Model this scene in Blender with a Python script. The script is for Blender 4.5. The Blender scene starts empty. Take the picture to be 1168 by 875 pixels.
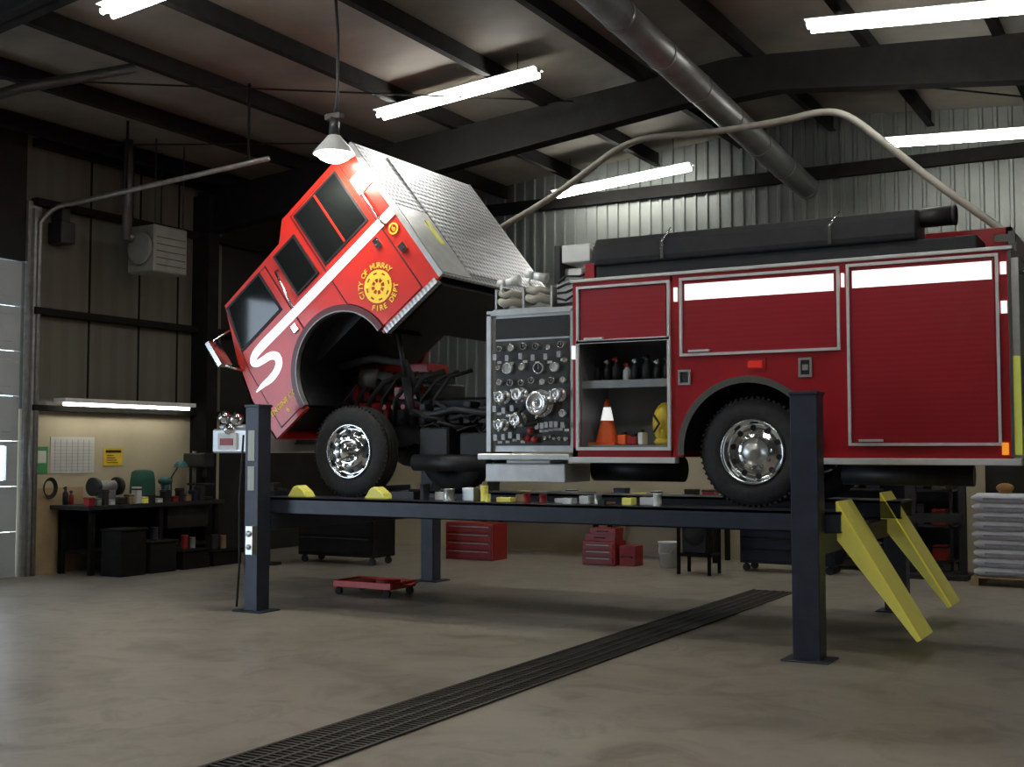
import bpy, bmesh, math, random
from mathutils import Vector, Matrix, Euler
random.seed(7)
scene = bpy.context.scene
pi = math.pi
try:
    scene.view_settings.view_transform = 'Standard'
except Exception: pass

# ------------------------------------------------------------------ materials
def nt(name):
    m = bpy.data.materials.new(name); m.use_nodes = True
    return m, m.node_tree, m.node_tree.nodes["Principled BSDF"]
def mat(name, col, rough=0.5, metal=0.0, var=0.12, scale=6.0, bump=0.0, bscale=60.0, coat=0.0, spec=None, emit=0.0):
    m, t, b = nt(name)
    b.inputs["Roughness"].default_value = rough
    b.inputs["Metallic"].default_value = metal
    if coat: b.inputs["Coat Weight"].default_value = coat; b.inputs["Coat Roughness"].default_value = 0.08
    if spec is not None: b.inputs["Specular IOR Level"].default_value = spec
    tc = t.nodes.new("ShaderNodeTexCoord")
    n = t.nodes.new("ShaderNodeTexNoise"); n.inputs["Scale"].default_value = scale; n.inputs["Detail"].default_value = 5
    t.links.new(tc.outputs["Object"], n.inputs["Vector"])
    r = t.nodes.new("ShaderNodeValToRGB")
    r.color_ramp.elements[0].position = 0.3; r.color_ramp.elements[1].position = 0.7
    r.color_ramp.elements[0].color = tuple(c * (1 - var) for c in col) + (1,)
    r.color_ramp.elements[1].color = tuple(min(1, c * (1 + var)) for c in col) + (1,)
    t.links.new(n.outputs["Fac"], r.inputs["Fac"]); t.links.new(r.outputs["Color"], b.inputs["Base Color"])
    if emit: b.inputs["Emission Color"].default_value = tuple(col) + (1,); b.inputs["Emission Strength"].default_value = emit
    if bump:
        n2 = t.nodes.new("ShaderNodeTexNoise"); n2.inputs["Scale"].default_value = bscale
        t.links.new(tc.outputs["Object"], n2.inputs["Vector"])
        bp = t.nodes.new("ShaderNodeBump"); bp.inputs["Strength"].default_value = bump; bp.inputs["Distance"].default_value = 0.01
        t.links.new(n2.outputs["Fac"], bp.inputs["Height"]); t.links.new(bp.outputs["Normal"], b.inputs["Normal"])
    return m
def emat(name, col, s):
    m, t, b = nt(name)
    b.inputs["Base Color"].default_value = col + (1,)
    b.inputs["Emission Color"].default_value = col + (1,); b.inputs["Emission Strength"].default_value = s
    return m
def sinmat(name, col, rough, metal, axes, k, strength, dark=0.6, coat=0.0, spec=None):
    m, t, b = nt(name)
    b.inputs["Roughness"].default_value = rough; b.inputs["Metallic"].default_value = metal
    if spec is not None: b.inputs["Specular IOR Level"].default_value = spec
    if coat: b.inputs["Coat Weight"].default_value = coat; b.inputs["Coat Roughness"].default_value = 0.1
    tc = t.nodes.new("ShaderNodeTexCoord"); prev = None
    for ax in axes:
        d = t.nodes.new("ShaderNodeVectorMath"); d.operation = 'DOT_PRODUCT'; d.inputs[1].default_value = tuple(a * k for a in ax)
        t.links.new(tc.outputs["Object"], d.inputs[0])
        s = t.nodes.new("ShaderNodeMath"); s.operation = 'SINE'; t.links.new(d.outputs["Value"], s.inputs[0])
        if prev is None: prev = s
        else:
            mm = t.nodes.new("ShaderNodeMath"); mm.operation = 'MULTIPLY'
            t.links.new(prev.outputs[0], mm.inputs[0]); t.links.new(s.outputs[0], mm.inputs[1]); prev = mm
    mr = t.nodes.new("ShaderNodeMapRange"); mr.inputs[1].default_value = -1; mr.inputs[2].default_value = 1
    t.links.new(prev.outputs[0], mr.inputs[0])
    r = t.nodes.new("ShaderNodeValToRGB")
    r.color_ramp.elements[0].color = tuple(c * dark for c in col) + (1,); r.color_ramp.elements[1].color = col + (1,)
    r.color_ramp.elements[0].position = 0.25; r.color_ramp.elements[1].position = 0.6
    t.links.new(mr.outputs[0], r.inputs["Fac"]); t.links.new(r.outputs["Color"], b.inputs["Base Color"])
    bp = t.nodes.new("ShaderNodeBump"); bp.inputs["Strength"].default_value = strength; bp.inputs["Distance"].default_value = 0.01
    t.links.new(mr.outputs[0], bp.inputs["Height"]); t.links.new(bp.outputs["Normal"], b.inputs["Normal"])
    return m

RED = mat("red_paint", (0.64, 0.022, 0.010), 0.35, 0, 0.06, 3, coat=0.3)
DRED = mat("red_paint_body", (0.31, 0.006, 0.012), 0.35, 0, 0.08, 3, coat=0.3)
ROLL = sinmat("red_slats", (0.30, 0.006, 0.014), 0.38, 0, [(0, 0, 1)], 130, 0.04, 0.93, coat=0.15)
CHROME = mat("chrome", (0.85, 0.85, 0.85), 0.16, 1, 0.03)
SCHROME = mat("satin_chrome", (0.75, 0.75, 0.74), 0.25, 0.8, 0.05)
ALU = mat("brushed_aluminium", (0.62, 0.62, 0.60), 0.35, 0.9, 0.08, 12)
PALE = mat("pale_polished_metal", (0.72, 0.73, 0.72), 0.35, 0.4, 0.08, 8)
SILV = mat("silver_trim", (0.76, 0.76, 0.74), 0.35, 0.3, 0.05)
TREAD = sinmat("tread_plate", (0.62, 0.63, 0.64), 0.4, 0.55, [(0, 1, 1), (0, 1, -1)], 42, 0.9, 0.45)
TREADX = sinmat("tread_plate_flat", (0.6, 0.6, 0.6), 0.38, 0.6, [(1, 1, 0.5), (1, -1, -0.5)], 60, 0.6, 0.55)
BLACK = mat("black_satin", (0.010, 0.010, 0.011), 0.55, 0, 0.3)
RUBBER = mat("rubber", (0.018, 0.017, 0.017), 0.75, 0, 0.3, 20, bump=0.3)
DARK = mat("dark_steel", (0.026, 0.025, 0.026), 0.5, 0.3, 0.3)
GLASS = mat("dark_glass", (0.010, 0.012, 0.012), 0.06, 0, 0.1, spec=0.5)
REFL = mat("reflective_white_glow", (0.90, 0.92, 0.92), 0.3, 0, 0.03, emit=0.8)  # emission stands in for light thrown back by the reflective white
MARK = mat("lime_marking", (0.60, 0.65, 0.12), 0.4, 0, 0.05, emit=0.15)
GOLD = mat("gold_leaf", (0.88, 0.62, 0.05), 0.4, 0, 0.08, emit=0.1)
YEL = mat("yellow_paint", (1.0, 0.92, 0.20), 0.5, 0, 0.04, 8, bump=0.1, emit=0.06)
NAVY = mat("navy_lift_paint", (0.028, 0.034, 0.052), 0.45, 0.1, 0.2, 6)
NAVY2 = mat("blue_enamel", (0.010, 0.015, 0.032), 0.4, 0.1, 0.2, 6)
TRED = mat("tool_red", (0.30, 0.016, 0.014), 0.35, 0, 0.15)
WHITE = mat("white_plastic", (0.74, 0.74, 0.72), 0.5, 0, 0.06)
HEATM = mat("heater_enamel", (0.19, 0.19, 0.165), 0.6, 0.0, 0.12)
GREYP = mat("grey_interior", (0.22, 0.23, 0.24), 0.5, 0.2, 0.1)
PANEL = mat("pump_panel_dark", (0.075, 0.075, 0.073), 0.32, 0.5, 0.25)
ORANGE = mat("cone_orange", (0.85, 0.13, 0.02), 0.5, 0, 0.05)
STEEL = mat("galvanised", (0.30, 0.30, 0.29), 0.45, 0.6, 0.2, 10)
DUCTM = mat("dark_duct_metal", (0.15, 0.15, 0.145), 0.42, 0.6, 0.2, 4)
TANP = mat("dull_tan_hose", (0.20, 0.19, 0.16), 0.65, 0.0, 0.15, 5)
IRON = mat("dark_iron_oxide", (0.011, 0.0105, 0.0095), 0.85, 0, 0.25, spec=0.15)
GREEN = mat("green_cloth", (0.02, 0.10, 0.07), 0.8, 0, 0.2)
TEAL = mat("teal_enamel", (0.02, 0.09, 0.09), 0.4, 0, 0.15)
WOOD = mat("plywood", (0.42, 0.30, 0.17), 0.7, 0, 0.15, 3)
BROWN = mat("brown_cardboard", (0.28, 0.18, 0.10), 0.8, 0, 0.15)
PAPER = mat("paper", (0.62, 0.62, 0.58), 0.8, 0, 0.04)
BAG = mat("white_sack", (0.68, 0.70, 0.76), 0.55, 0, 0.10, 12, bump=0.4, bscale=14)
BAGP = mat("sack_print", (0.33, 0.34, 0.46), 0.6, 0, 0.2)
LAMP = emat("tube_glow", (1.0, 0.995, 0.94), 42.0)
LAMPW = emat("task_tube_glow", (1.0, 0.97, 0.87), 12.0)
BULB = emat("bulb_glow", (1.0, 0.95, 0.85), 60.0)
REDL = emat("red_lens", (0.7, 0.02, 0.01), 0.15)
AMBL = emat("amber_lens", (0.9, 0.3, 0.02), 0.6)
GFACE = mat("gauge_face", (0.65, 0.65, 0.62), 0.3, 0, 0.03)

# ------------------------------------------------------------------ builder
ORG = {}
def vperp(d):
    d = d.normalized(); a = Vector((0, 0, 1)) if abs(d.z) < 0.9 else Vector((1, 0, 0))
    u = d.cross(a).normalized(); return u, d.cross(u).normalized()
class B:
    def __init__(s): s.v = []; s.f = []; s.m = []; s.s = []; s.k = []
    def brk(s):
        s.k.append((len(s.v), len(s.f))); return s
    def add(s, vs, fs, m=0, sm=False, M=None):
        o = len(s.v)
        for q in vs:
            q = Vector(q); s.v.append(M @ q if M is not None else q)
        for f in fs: s.f.append([o + i for i in f]); s.m.append(m); s.s.append(sm)
        return s
    def box(s, x0, x1, y0, y1, z0, z1, m=0, M=None):
        vs = [(x0,y0,z0),(x1,y0,z0),(x1,y1,z0),(x0,y1,z0),(x0,y0,z1),(x1,y0,z1),(x1,y1,z1),(x0,y1,z1)]
        return s.add(vs, [(0,3,2,1),(4,5,6,7),(0,1,5,4),(1,2,6,5),(2,3,7,6),(3,0,4,7)], m, False, M)
    def cbox(s, c, d, m=0, rot=None):
        M = Matrix.Translation(c) @ (Euler(rot).to_matrix().to_4x4() if rot else Matrix())
        return s.box(-d[0]/2, d[0]/2, -d[1]/2, d[1]/2, -d[2]/2, d[2]/2, m, M)
    def cyl(s, p0, p1, r, r1=None, n=16, m=0):
        p0 = Vector(p0); p1 = Vector(p1); r1 = r if r1 is None else r1
        u, w = vperp(p1 - p0); vs = []
        for k in range(n):
            a = 2*pi*k/n; d = u*math.cos(a) + w*math.sin(a); vs += [p0 + d*r, p1 + d*r1]
        fs = [(2*k, 2*((k+1) % n), 2*((k+1) % n)+1, 2*k+1) for k in range(n)]
        s.add(vs, fs, m, True)
        o = len(s.v) - 2*n
        s.f.append([o + 2*k for k in range(n)]); s.m.append(m); s.s.append(False)
        s.f.append([o + 2*k+1 for k in range(n)][::-1]); s.m.append(m); s.s.append(False)
        return s
    def lathe(s, c, prof, axis=(0, 0, 1), n=32, m=0, sm=True):
        c = Vector(c); ax = Vector(axis).normalized(); u, w = vperp(ax); vs = []; fs = []
        for (r, h) in prof:
            for k in range(n):
                a = 2*pi*k/n; vs.append(c + ax*h + (u*math.cos(a) + w*math.sin(a))*max(r, 1e-4))
        for j in range(len(prof)-1):
            for k in range(n): fs.append((j*n+k, j*n+(k+1) % n, (j+1)*n+(k+1) % n, (j+1)*n+k))
        return s.add(vs, fs, m, sm)
    def ball(s, c, r, m=0, n=16, sz=(1, 1, 1)):
        c = Vector(c); vs = []; fs = []; R = n//2
        for j in range(R+1):
            t = pi*j/R
            for k in range(n):
                a = 2*pi*k/n; vs.append(c + Vector((r*sz[0]*math.sin(t)*math.cos(a), r*sz[1]*math.sin(t)*math.sin(a), r*sz[2]*math.cos(t))))
        for j in range(R):
            for k in range(n): fs.append((j*n+k, j*n+(k+1) % n, (j+1)*n+(k+1) % n, (j+1)*n+k))
        return s.add(vs, fs, m, True)
    def prism(s, pts, a0, a1, m=0, ax='y'):
        n = len(pts)
        def P(p, a):
            return (p[0], a, p[1]) if ax == 'y' else ((a, p[0], p[1]) if ax == 'x' else (p[0], p[1], a))
        vs = [P(p, a0) for p in pts] + [P(p, a1) for p in pts]
        fs = [tuple(range(n)), tuple(range(2*n-1, n-1, -1))] + [(i, (i+1) % n, n+(i+1) % n, n+i) for i in range(n)]
        return s.add(vs, fs, m)
    def strip(s, pts, t, a0, a1, m=0):
        off = []
        for i, p in enumerate(pts):
            p = Vector((p[0], p[1])); q0 = Vector(pts[max(i-1, 0)]); q1 = Vector(pts[min(i+1, len(pts)-1)])
            d = (q1 - q0).normalized(); off.append((p.x - d.y*t, p.y + d.x*t))
        for i in range(len(pts)-1):
            s.prism([pts[i], pts[i+1], off[i+1], off[i]], a0, a1, m)
        return s
    def tube(s, pts, r, n=10, m=0):
        pts = [Vector(p) for p in pts]; vs = []; fs = []
        u, w = vperp(pts[1]-pts[0])
        for i, p in enumerate(pts):
            d = (pts[min(i+1, len(pts)-1)] - pts[max(i-1, 0)]).normalized()
            u = (u - d*u.dot(d)).normalized(); w = d.cross(u)
            for k in range(n):
                a = 2*pi*k/n; vs.append(p + (u*math.cos(a) + w*math.sin(a))*r)
        for j in range(len(pts)-1):
            for k in range(n): fs.append((j*n+k, j*n+(k+1) % n, (j+1)*n+(k+1) % n, (j+1)*n+k))
        fs.append(tuple(range(n))); fs.append(tuple((len(pts)-1)*n+k for k in range(n))[::-1])
        return s.add(vs, fs, m, True)
    def ring(s, c, r0, r1, a0, a1, y0, y1, m=0, n=24):
        pts = [(c[0]+r1*math.cos(a0+(a1-a0)*i/n), c[1]+r1*math.sin(a0+(a1-a0)*i/n)) for i in range(n+1)]
        pin = [(c[0]+r0*math.cos(a0+(a1-a0)*i/n), c[1]+r0*math.sin(a0+(a1-a0)*i/n)) for i in range(n+1)]
        for i in range(n): s.prism([pts[i], pts[i+1], pin[i+1], pin[i]], y0, y1, m)
        return s
    def frame(s, x0, x1, z0, z1, w, y0, y1, m=0):
        s.box(x0, x1, y0, y1, z1-w, z1, m); s.box(x0, x1, y0, y1, z0, z0+w, m)
        s.box(x0, x0+w, y0, y1, z0+w, z1-w, m); s.box(x1-w, x1, y0, y1, z0+w, z1-w, m); return s
    def text(s, txt, size, M, m=0, ext=0.002):
        cu = bpy.data.curves.new("t", 'FONT'); cu.body = txt; cu.size = size; cu.extrude = ext
        cu.align_x = 'CENTER'; cu.align_y = 'CENTER'; cu.resolution_u = 3; cu.offset = size*0.02
        o = bpy.data.objects.new("t", cu); scene.collection.objects.link(o)
        me = o.to_mesh(); s.add([v.co.copy() for v in me.vertices], [tuple(p.vertices) for p in me.polygons], m, False, M)
        o.to_mesh_clear(); bpy.data.objects.remove(o); bpy.data.curves.remove(cu); return s
    def done(s, name, mats, parent=None, label=None, cat=None, group=None, kind=None, bev=0.0, org=None, seg=1):
        if s.k:
            ks = [(0, 0)] + s.k + [(len(s.v), len(s.f))]; last = None
            for (v0, f0), (v1, f1) in zip(ks[:-1], ks[1:]):
                if v1 == v0: continue
                q = B(); q.v = s.v[v0:v1]; q.f = [[i-v0 for i in f] for f in s.f[f0:f1]]; q.m = s.m[f0:f1]; q.s = s.s[f0:f1]
                last = q.done(name, mats, parent, label, cat, group, kind, bev, org, seg)
            return last
        if not isinstance(mats, (list, tuple)): mats = [mats]
        lo = Vector([min(v[i] for v in s.v) for i in range(3)]); hi = Vector([max(v[i] for v in s.v) for i in range(3)])
        c = (lo+hi)/2
        if parent is None: c.z = lo.z
        if kind == "structure": c = Vector((0, 0, 0))
        if org is not None: c = Vector(org)
        me = bpy.data.meshes.new(name)
        me.from_pydata([tuple(v - c) for v in s.v], [], s.f)
        for i, p in enumerate(me.polygons): p.material_index = s.m[i]; p.use_smooth = s.s[i]
        for mt in mats: me.materials.append(mt)
        bm = bmesh.new(); bm.from_mesh(me); bmesh.ops.recalc_face_normals(bm, faces=bm.faces); bm.to_mesh(me); bm.free()
        ob = bpy.data.objects.new(name, me); scene.collection.objects.link(ob)
        if parent is not None:
            ob.parent = parent; ob.location = c - ORG[parent.name]
        else: ob.location = c
        ORG[ob.name] = c
        if label: ob["label"] = label
        if cat: ob["category"] = cat
        if group: ob["group"] = group
        if kind: ob["kind"] = kind
        if bev:
            md = ob.modifiers.new("bevel", 'BEVEL'); md.width = bev; md.segments = seg; md.limit_method = 'ANGLE'
        return ob
def thing(name, loc, label, cat, group=None):
    e = bpy.data.objects.new(name, None); e.empty_display_size = 0.2; scene.collection.objects.link(e)
    e.location = loc; ORG[e.name] = Vector(loc); e["label"] = label; e["category"] = cat
    if group: e["group"] = group
    return e
TX = Matrix.Rotation(pi/2, 4, 'X')   # lettering faces -Y

# ------------------------------------------------------------------ camera
cam_d = bpy.data.cameras.new("camera"); cam = bpy.data.objects.new("camera", cam_d); scene.collection.objects.link(cam)
cam.location = (0, 0, 1.75); cam.rotation_euler = (math.radians(90+3.14), 0, math.radians(29.7))
cam_d.sensor_width = 36; cam_d.lens = 36*1357/1168; cam_d.clip_end = 200
scene.camera = cam

# ------------------------------------------------------------------ room
XL, XR, YB, YF = -14.0, 4.2, 18.2, -4.0
RX = -4.9
def roofz(x): return 6.9 - 0.083*abs(x-RX)

def floor_mat():
    m, t, b = nt("concrete_floor")
    tc = t.nodes.new("ShaderNodeTexCoord")
    n1 = t.nodes.new("ShaderNodeTexNoise"); n1.inputs["Scale"].default_value = 0.4; n1.inputs["Detail"].default_value = 10; n1.inputs["Roughness"].default_value = 0.7
    n2 = t.nodes.new("ShaderNodeTexNoise"); n2.inputs["Scale"].default_value = 1.7; n2.inputs["Detail"].default_value = 12; n2.inputs["Distortion"].default_value = 1.2; n2.inputs["Roughness"].default_value = 0.65
    for n in (n1, n2): t.links.new(tc.outputs["Object"], n.inputs["Vector"])
    r1 = t.nodes.new("ShaderNodeValToRGB"); e = r1.color_ramp.elements
    e[0].position = 0.3; e[0].color = (0.245, 0.215, 0.172, 1); e[1].position = 0.7; e[1].color = (0.40, 0.365, 0.30, 1)
    t.links.new(n1.outputs["Fac"], r1.inputs["Fac"])
    r2 = t.nodes.new("ShaderNodeValToRGB"); e = r2.color_ramp.elements
    e[0].position = 0.33; e[0].color = (0.45, 0.41, 0.36, 1); e[1].position = 0.52; e[1].color = (1, 1, 1, 1)
    t.links.new(n2.outputs["Fac"], r2.inputs["Fac"])
    mx = t.nodes.new("ShaderNodeMix"); mx.data_type = 'RGBA'; mx.blend_type = 'MULTIPLY'; mx.inputs[0].default_value = 0.7
    t.links.new(r1.outputs["Color"], mx.inputs[6]); t.links.new(r2.outputs["Color"], mx.inputs[7])
    t.links.new(mx.outputs[2], b.inputs["Base Color"])
    mr = t.nodes.new("ShaderNodeMapRange"); mr.inputs[3].default_value = 0.26; mr.inputs[4].default_value = 0.5
    t.links.new(n2.outputs["Fac"], mr.inputs[0]); t.links.new(mr.outputs[0], b.inputs["Roughness"])
    bp = t.nodes.new("ShaderNodeBump"); bp.inputs["Strength"].default_value = 0.06
    t.links.new(n2.outputs["Fac"], bp.inputs["Height"]); t.links.new(bp.outputs["Normal"], b.inputs["Normal"])
    return m
FLOOR = floor_mat()
B().box(XL-.3, XR+.3, YF-.3, YB+.3, -0.2, 0).done("floor", FLOOR, kind="structure")
CEILM = mat("roof_insulation", (0.165, 0.150, 0.118), 0.75, 0, 0.25, 1.2, bump=0.3, bscale=6)
b = B()
b.prism([(XL-.3, roofz(XL-.3)), (RX, roofz(RX)), (XR+.3, roofz(XR+.3)), (XR+.3, roofz(XR+.3)+.2), (RX, roofz(RX)+.2), (XL-.3, roofz(XL-.3)+.2)], YF-.3, YB+.3)
b.done("ceiling", CEILM, kind="structure")
for i in range(13):
    x = -13.4 + i*1.45
    z = roofz(x)
    B().box(x-.03, x+.03, YF, YB, z-.22, z-.01).box(x-.03, x+.07, YF, YB, z-.24, z-.22).done("trim_%d" % (10+i), IRON, kind="structure")
for j, y in enumerate((0.0, 7.1, 14.2)):
    pts = [(XL, roofz(XL)-.22), (RX, roofz(RX)-.22), (XR, roofz(XR)-.22), (XR, roofz(XR)-.95), (RX+.6, roofz(RX)-.75), (RX, roofz(RX)-.78), (RX-.6, roofz(RX)-.75), (XL, roofz(XL)-.95)]
    b = B(); b.prism(pts, y-.02, y+.02)
    b.strip([pts[7], pts[6], pts[5], pts[4], pts[3]], .03, y-.12, y+.12)
    b.box(XL+.0, XL+.35, y-.12, y+.12, 0, roofz(XL)-.3)
    b.box(XR-.35, XR, y-.12, y+.12, 0, roofz(XR)-.3)
    b.done("trim_%d" % (30+j), IRON, kind="structure")

CORR = mat("corrugated_metal", (0.130, 0.142, 0.128), 0.5, 0.2, 0.15, 1.5)
BEIGE = mat("painted_board", (0.50, 0.44, 0.30), 0.65, 0, 0.1, 1.5)
INSUL = sinmat("insulated_panel", (0.128, 0.120, 0.095), 0.75, 0.0, [(0, 1, 0)], 21, 0.1, 0.9, spec=0.2)
pts = []
x = XL-.3
while x < XR+.3:
    pts += [(x, YB), (x+.13, YB), (x+.145, YB-.035), (x+.185, YB-.035), (x+.20, YB)]; x += .20
pts += [(XR+.4, YB), (XR+.4, YB+.2), (XL-.3, YB+.2)]
b = B(); b.prism(pts, 0, 7.1, 0, ax='z')
b.box(XL, XR, YB-.06, YB-.036, 0.0, 2.3, 1)
b.done("wall_back", [CORR, BEIGE], kind="structure")
B().box(XL, XR, YB-.11, YB-.06, 2.3, 2.42).done("trim_50", IRON, kind="structure")
B().box(XL, XR, YB-.12, YB-.04, 5.9, 6.1).done("trim_51", IRON, kind="structure")
DT = 4.35
b = B()
def lw(y0, y1, z0, z1, m): b.box(XL-.2, XL, y0, y1, z0, z1, m)
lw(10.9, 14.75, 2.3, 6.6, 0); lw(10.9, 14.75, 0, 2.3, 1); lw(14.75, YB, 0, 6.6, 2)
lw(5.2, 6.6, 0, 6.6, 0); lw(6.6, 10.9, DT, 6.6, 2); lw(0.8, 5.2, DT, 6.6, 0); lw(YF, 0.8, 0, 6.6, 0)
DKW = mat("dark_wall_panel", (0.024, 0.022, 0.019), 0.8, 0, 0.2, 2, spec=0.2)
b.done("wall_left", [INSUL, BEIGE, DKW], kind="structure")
for i, (z, h) in enumerate(((2.28, .08), (3.62, .10), (5.15, .10), (5.98, .12))):
    B().box(XL, XL+.14, 10.98, YB-.12, z, z+h).done("trim_%d" % (60+i), IRON, kind="structure")
for i, y in enumerate((12.0, 12.95, 13.75)):
    B().box(XL, XL+.012, y, y+.03, 2.36, 5.98).done("trim_%d" % (66+i), IRON, kind="structure")
B().box(XR, XR+.2, YF, YB, 0, 6.8).done("wall_right", INSUL, kind="structure")
B().box(XL-.2, XR+.2, YF-.2, YF, 0, 7.1).done("wall_front", INSUL, kind="structure")
DOORM = mat("door_panel", (0.42, 0.46, 0.48), 0.45, 0, 0.06, 2)
b = B()
for i in range(7):
    z0, z1 = i*.62, i*.62+.61
    if i == 2:
        b.box(XL-.10, XL-.04, 6.62, 10.88, z0, z0+.08); b.box(XL-.10, XL-.04, 6.62, 10.88, z1-.06, z1)
        ys = [6.62, 6.8, 8.0, 8.15, 9.35, 9.5, 10.7, 10.88]
        for a in range(0, 8, 2): b.box(XL-.10, XL-.04, ys[a], ys[a+1], z0+.08, z1-.06)
        for a in range(1, 7, 2): b.box(XL-.075, XL-.07, ys[a], ys[a+1], z0+.08, z1-.06, 1)
    else:
        b.box(XL-.10, XL-.04, 6.62, 10.88, z0, z1)
        for a in range(4): b.box(XL-.04, XL-.03, 6.72+a*1.04, 7.62+a*1.04, z0+.12, z1-.12)
PANE, t_, b_ = nt("window_pane"); b_.inputs["Transmission Weight"].default_value = 1; b_.inputs["Roughness"].default_value = 0.3; b_.inputs["IOR"].default_value = 1.05
b_.inputs["Base Color"].default_value = (0.95, 0.97, 1, 1)
b.done("door_1", [DOORM, PANE], kind="structure", bev=.006)
b = B()
b.box(XL, XL+.05, 10.9, 11.12, 0, 5.2); b.box(XL+.05, XL+.11, 10.96, 11.0, 0, 5.1)
b.done("trim_70", STEEL, kind="structure")

T = thing("door_track", (XL+.1, 11.2, 0), "galvanised overhead door track curving to the ceiling", "door track")
pt = [(XL+.10, 11.05, 0.0), (XL+.10, 11.05, 4.9)]
for i in range(1, 7):
    a = i/6*pi/2; pt.append((XL+.10+.3*(1-math.cos(a)), 11.05+.3*i/6, 4.9+.3*math.sin(a)))
pt.append((-10.05, 11.4, 5.42))
B().tube(pt, .035, 8).done("rail", STEEL, T)
B().box(-10.4, -10.37, 11.39, 11.41, 5.42, roofz(-10.4)-.01).brk().box(-12.6, -12.57, 11.39, 11.41, 5.28, roofz(-12.6)-.01).done("hanger", IRON, T)

b = B()
DR = mat("drain_iron", (0.045, 0.040, 0.032), 0.6, 0.2, 0.3)
DRK = mat("drain_dark", (0.010, 0.010, 0.010), 0.9, 0, 0.1)
b.box(-4.76, -4.25, 2.2, 14.4, 0.0, .004, 1)
for x in (-4.77, -4.62, -4.51, -4.40, -4.26): b.box(x, x+.025, 2.2, 14.4, .004, .014)
for i in range(244): b.box(-4.76, -4.25, 2.2+i*.05, 2.2+i*.05+.018, .004, .012)
b.done("trench_drain_grate", [DR, DRK], label="long dark iron grate over the floor trench drain", cat="drain")

# ------------------------------------------------------------------ light fixtures
def fixture(x0, y, length=2.44, drop=0.38, zc=None):
    x1 = x0+length; za = (roofz(x0) if zc is None else zc[0]+.38)-drop; zb = (roofz(x1) if zc is None else zc[1]+.38)-drop
    T = thing("fluorescent_light", ((x0+x1)/2, y, (za+zb)/2), "long white fluorescent strip light hanging from the roof", "light fixture", "ceiling strip lights")
    b = B(); b.prism([(x0, za), (x1, zb), (x1, zb+.05), (x0, za+.05)], y-.05, y+.05)
    b.prism([(x0, za+.045), (x1, zb+.045), (x1, zb+.055), (x0, za+.055)], y-.13, y+.13)
    b.done("housing", WHITE, T)
    b = B(); b.cyl((x0+.03, y-.07, za-.02), (x1-.03, y-.07, zb-.02), .03, n=10); b.brk(); b.cyl((x0+.03, y+.07, za-.02), (x1-.03, y+.07, zb-.02), .03, n=10)
    b.done("tube", LAMP, T)
    b = B(); b.cyl((x0+.3, y, za+.05), (x0+.3, y, roofz(x0+.3)), .005, n=6); b.brk(); b.cyl((x1-.3, y, zb+.05), (x1-.3, y, roofz(x1-.3)), .005, n=6)
    b.done("hanger", IRON, T)
fixture(-9.36, 12.8, zc=(6.22, 6.42))
fixture(-9.17, 17.5, zc=(6.0, 6.19))
fixture(-3.5, 12.6, zc=(6.32, 6.12))
fixture(-3.55, 16.5, zc=(5.93, 5.80))
for x0 in (-9.4, -3.5):
    fixture(x0, 8.2); fixture(x0, 3.6)

T = thing("high_bay_lamp", (-7.9, 10.0, 4.9), "bell shaped shop lamp with glowing bulb hanging from conduit", "lamp")
b = B(); b.lathe((-7.9, 10.0, 4.9), [(.225, 0), (.22, .02), (.17, .08), (.11, .15), (.07, .2), (.06, .2), (.10, .14), (.16, .07), (.21, 0), (.225, 0)]); b.done("lamp_shade", PALE, T)
b = B(); b.lathe((-7.9, 10.0, 4.9), [(0, -.09), (.08, -.08), (.15, -.045), (.19, .0), (.19, .01), (.1, .05), (0, .06)]); b.done("bulb", BULB, T)
b = B(); b.cyl((-7.9, 10, 5.1), (-7.9, 10, 5.3), .06, .05).box(-8.0, -7.8, 9.96, 10.04, 5.28, 5.34); b.done("ballast", DARK, T)
b = B(); b.tube([(-7.9, 10, 5.33), (-7.86, 10, 5.5), (-7.86, 10, 6.2), (-7.9, 10, roofz(-7.9))], .018); b.done("cord", DARK, T)
pl = bpy.data.lights.new("high_bay_glow", 'SPOT'); pl.energy = 90; pl.color = (1, .92, .78); pl.shadow_soft_size = .15; pl.spot_size = 2.9
po = bpy.data.objects.new("high_bay_glow", pl); po.location = (-7.9, 10, 4.80); scene.collection.objects.link(po)

b = B(); b.cyl((-4.84, 9.3, 6.16), (-4.84, 17.3, 5.60), .17, n=24)
for i in range(8): b.cyl((-4.84, 9.5+i*1.1, 6.146-.07*i*1.1), (-4.84, 9.55+i*1.1, 6.142-.07*i*1.1), .178, n=24)
b.done("ventilation_duct", DUCTM, label="long round dark metal ventilation duct under the roof", cat="duct")
b = B()
ctrl = [(-8.4, 4.40), (-7.9, 4.66), (-7.2, 4.96), (-6.6, 5.28), (-6.2, 5.50), (-5.8, 5.60), (-5.2, 5.575), (-4.6, 5.565), (-4.0, 5.59), (-3.6, 5.62), (-3.3, 5.53), (-2.9, 5.18), (-2.4, 4.70), (-1.9, 4.26), (-1.5, 3.92), (-.9, 3.5)]
sm = []
for i in range(len(ctrl)-1):
    p0 = Vector(ctrl[max(i-1, 0)]); p1 = Vector(ctrl[i]); p2 = Vector(ctrl[i+1]); p3 = Vector(ctrl[min(i+2, len(ctrl)-1)])
    for k in range(4):
        t = k/4; q = .5*((2*p1)+(-p0+p2)*t+(2*p0-5*p1+4*p2-p3)*t*t+(-p0+3*p1-3*p2+p3)*t**3); sm.append((q.x, 13.5, q.y))
b.tube(sm, .042, 12)
b.done("exhaust_hose", TANP, label="dull tan exhaust hose suspended above the truck", cat="hose")
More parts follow.
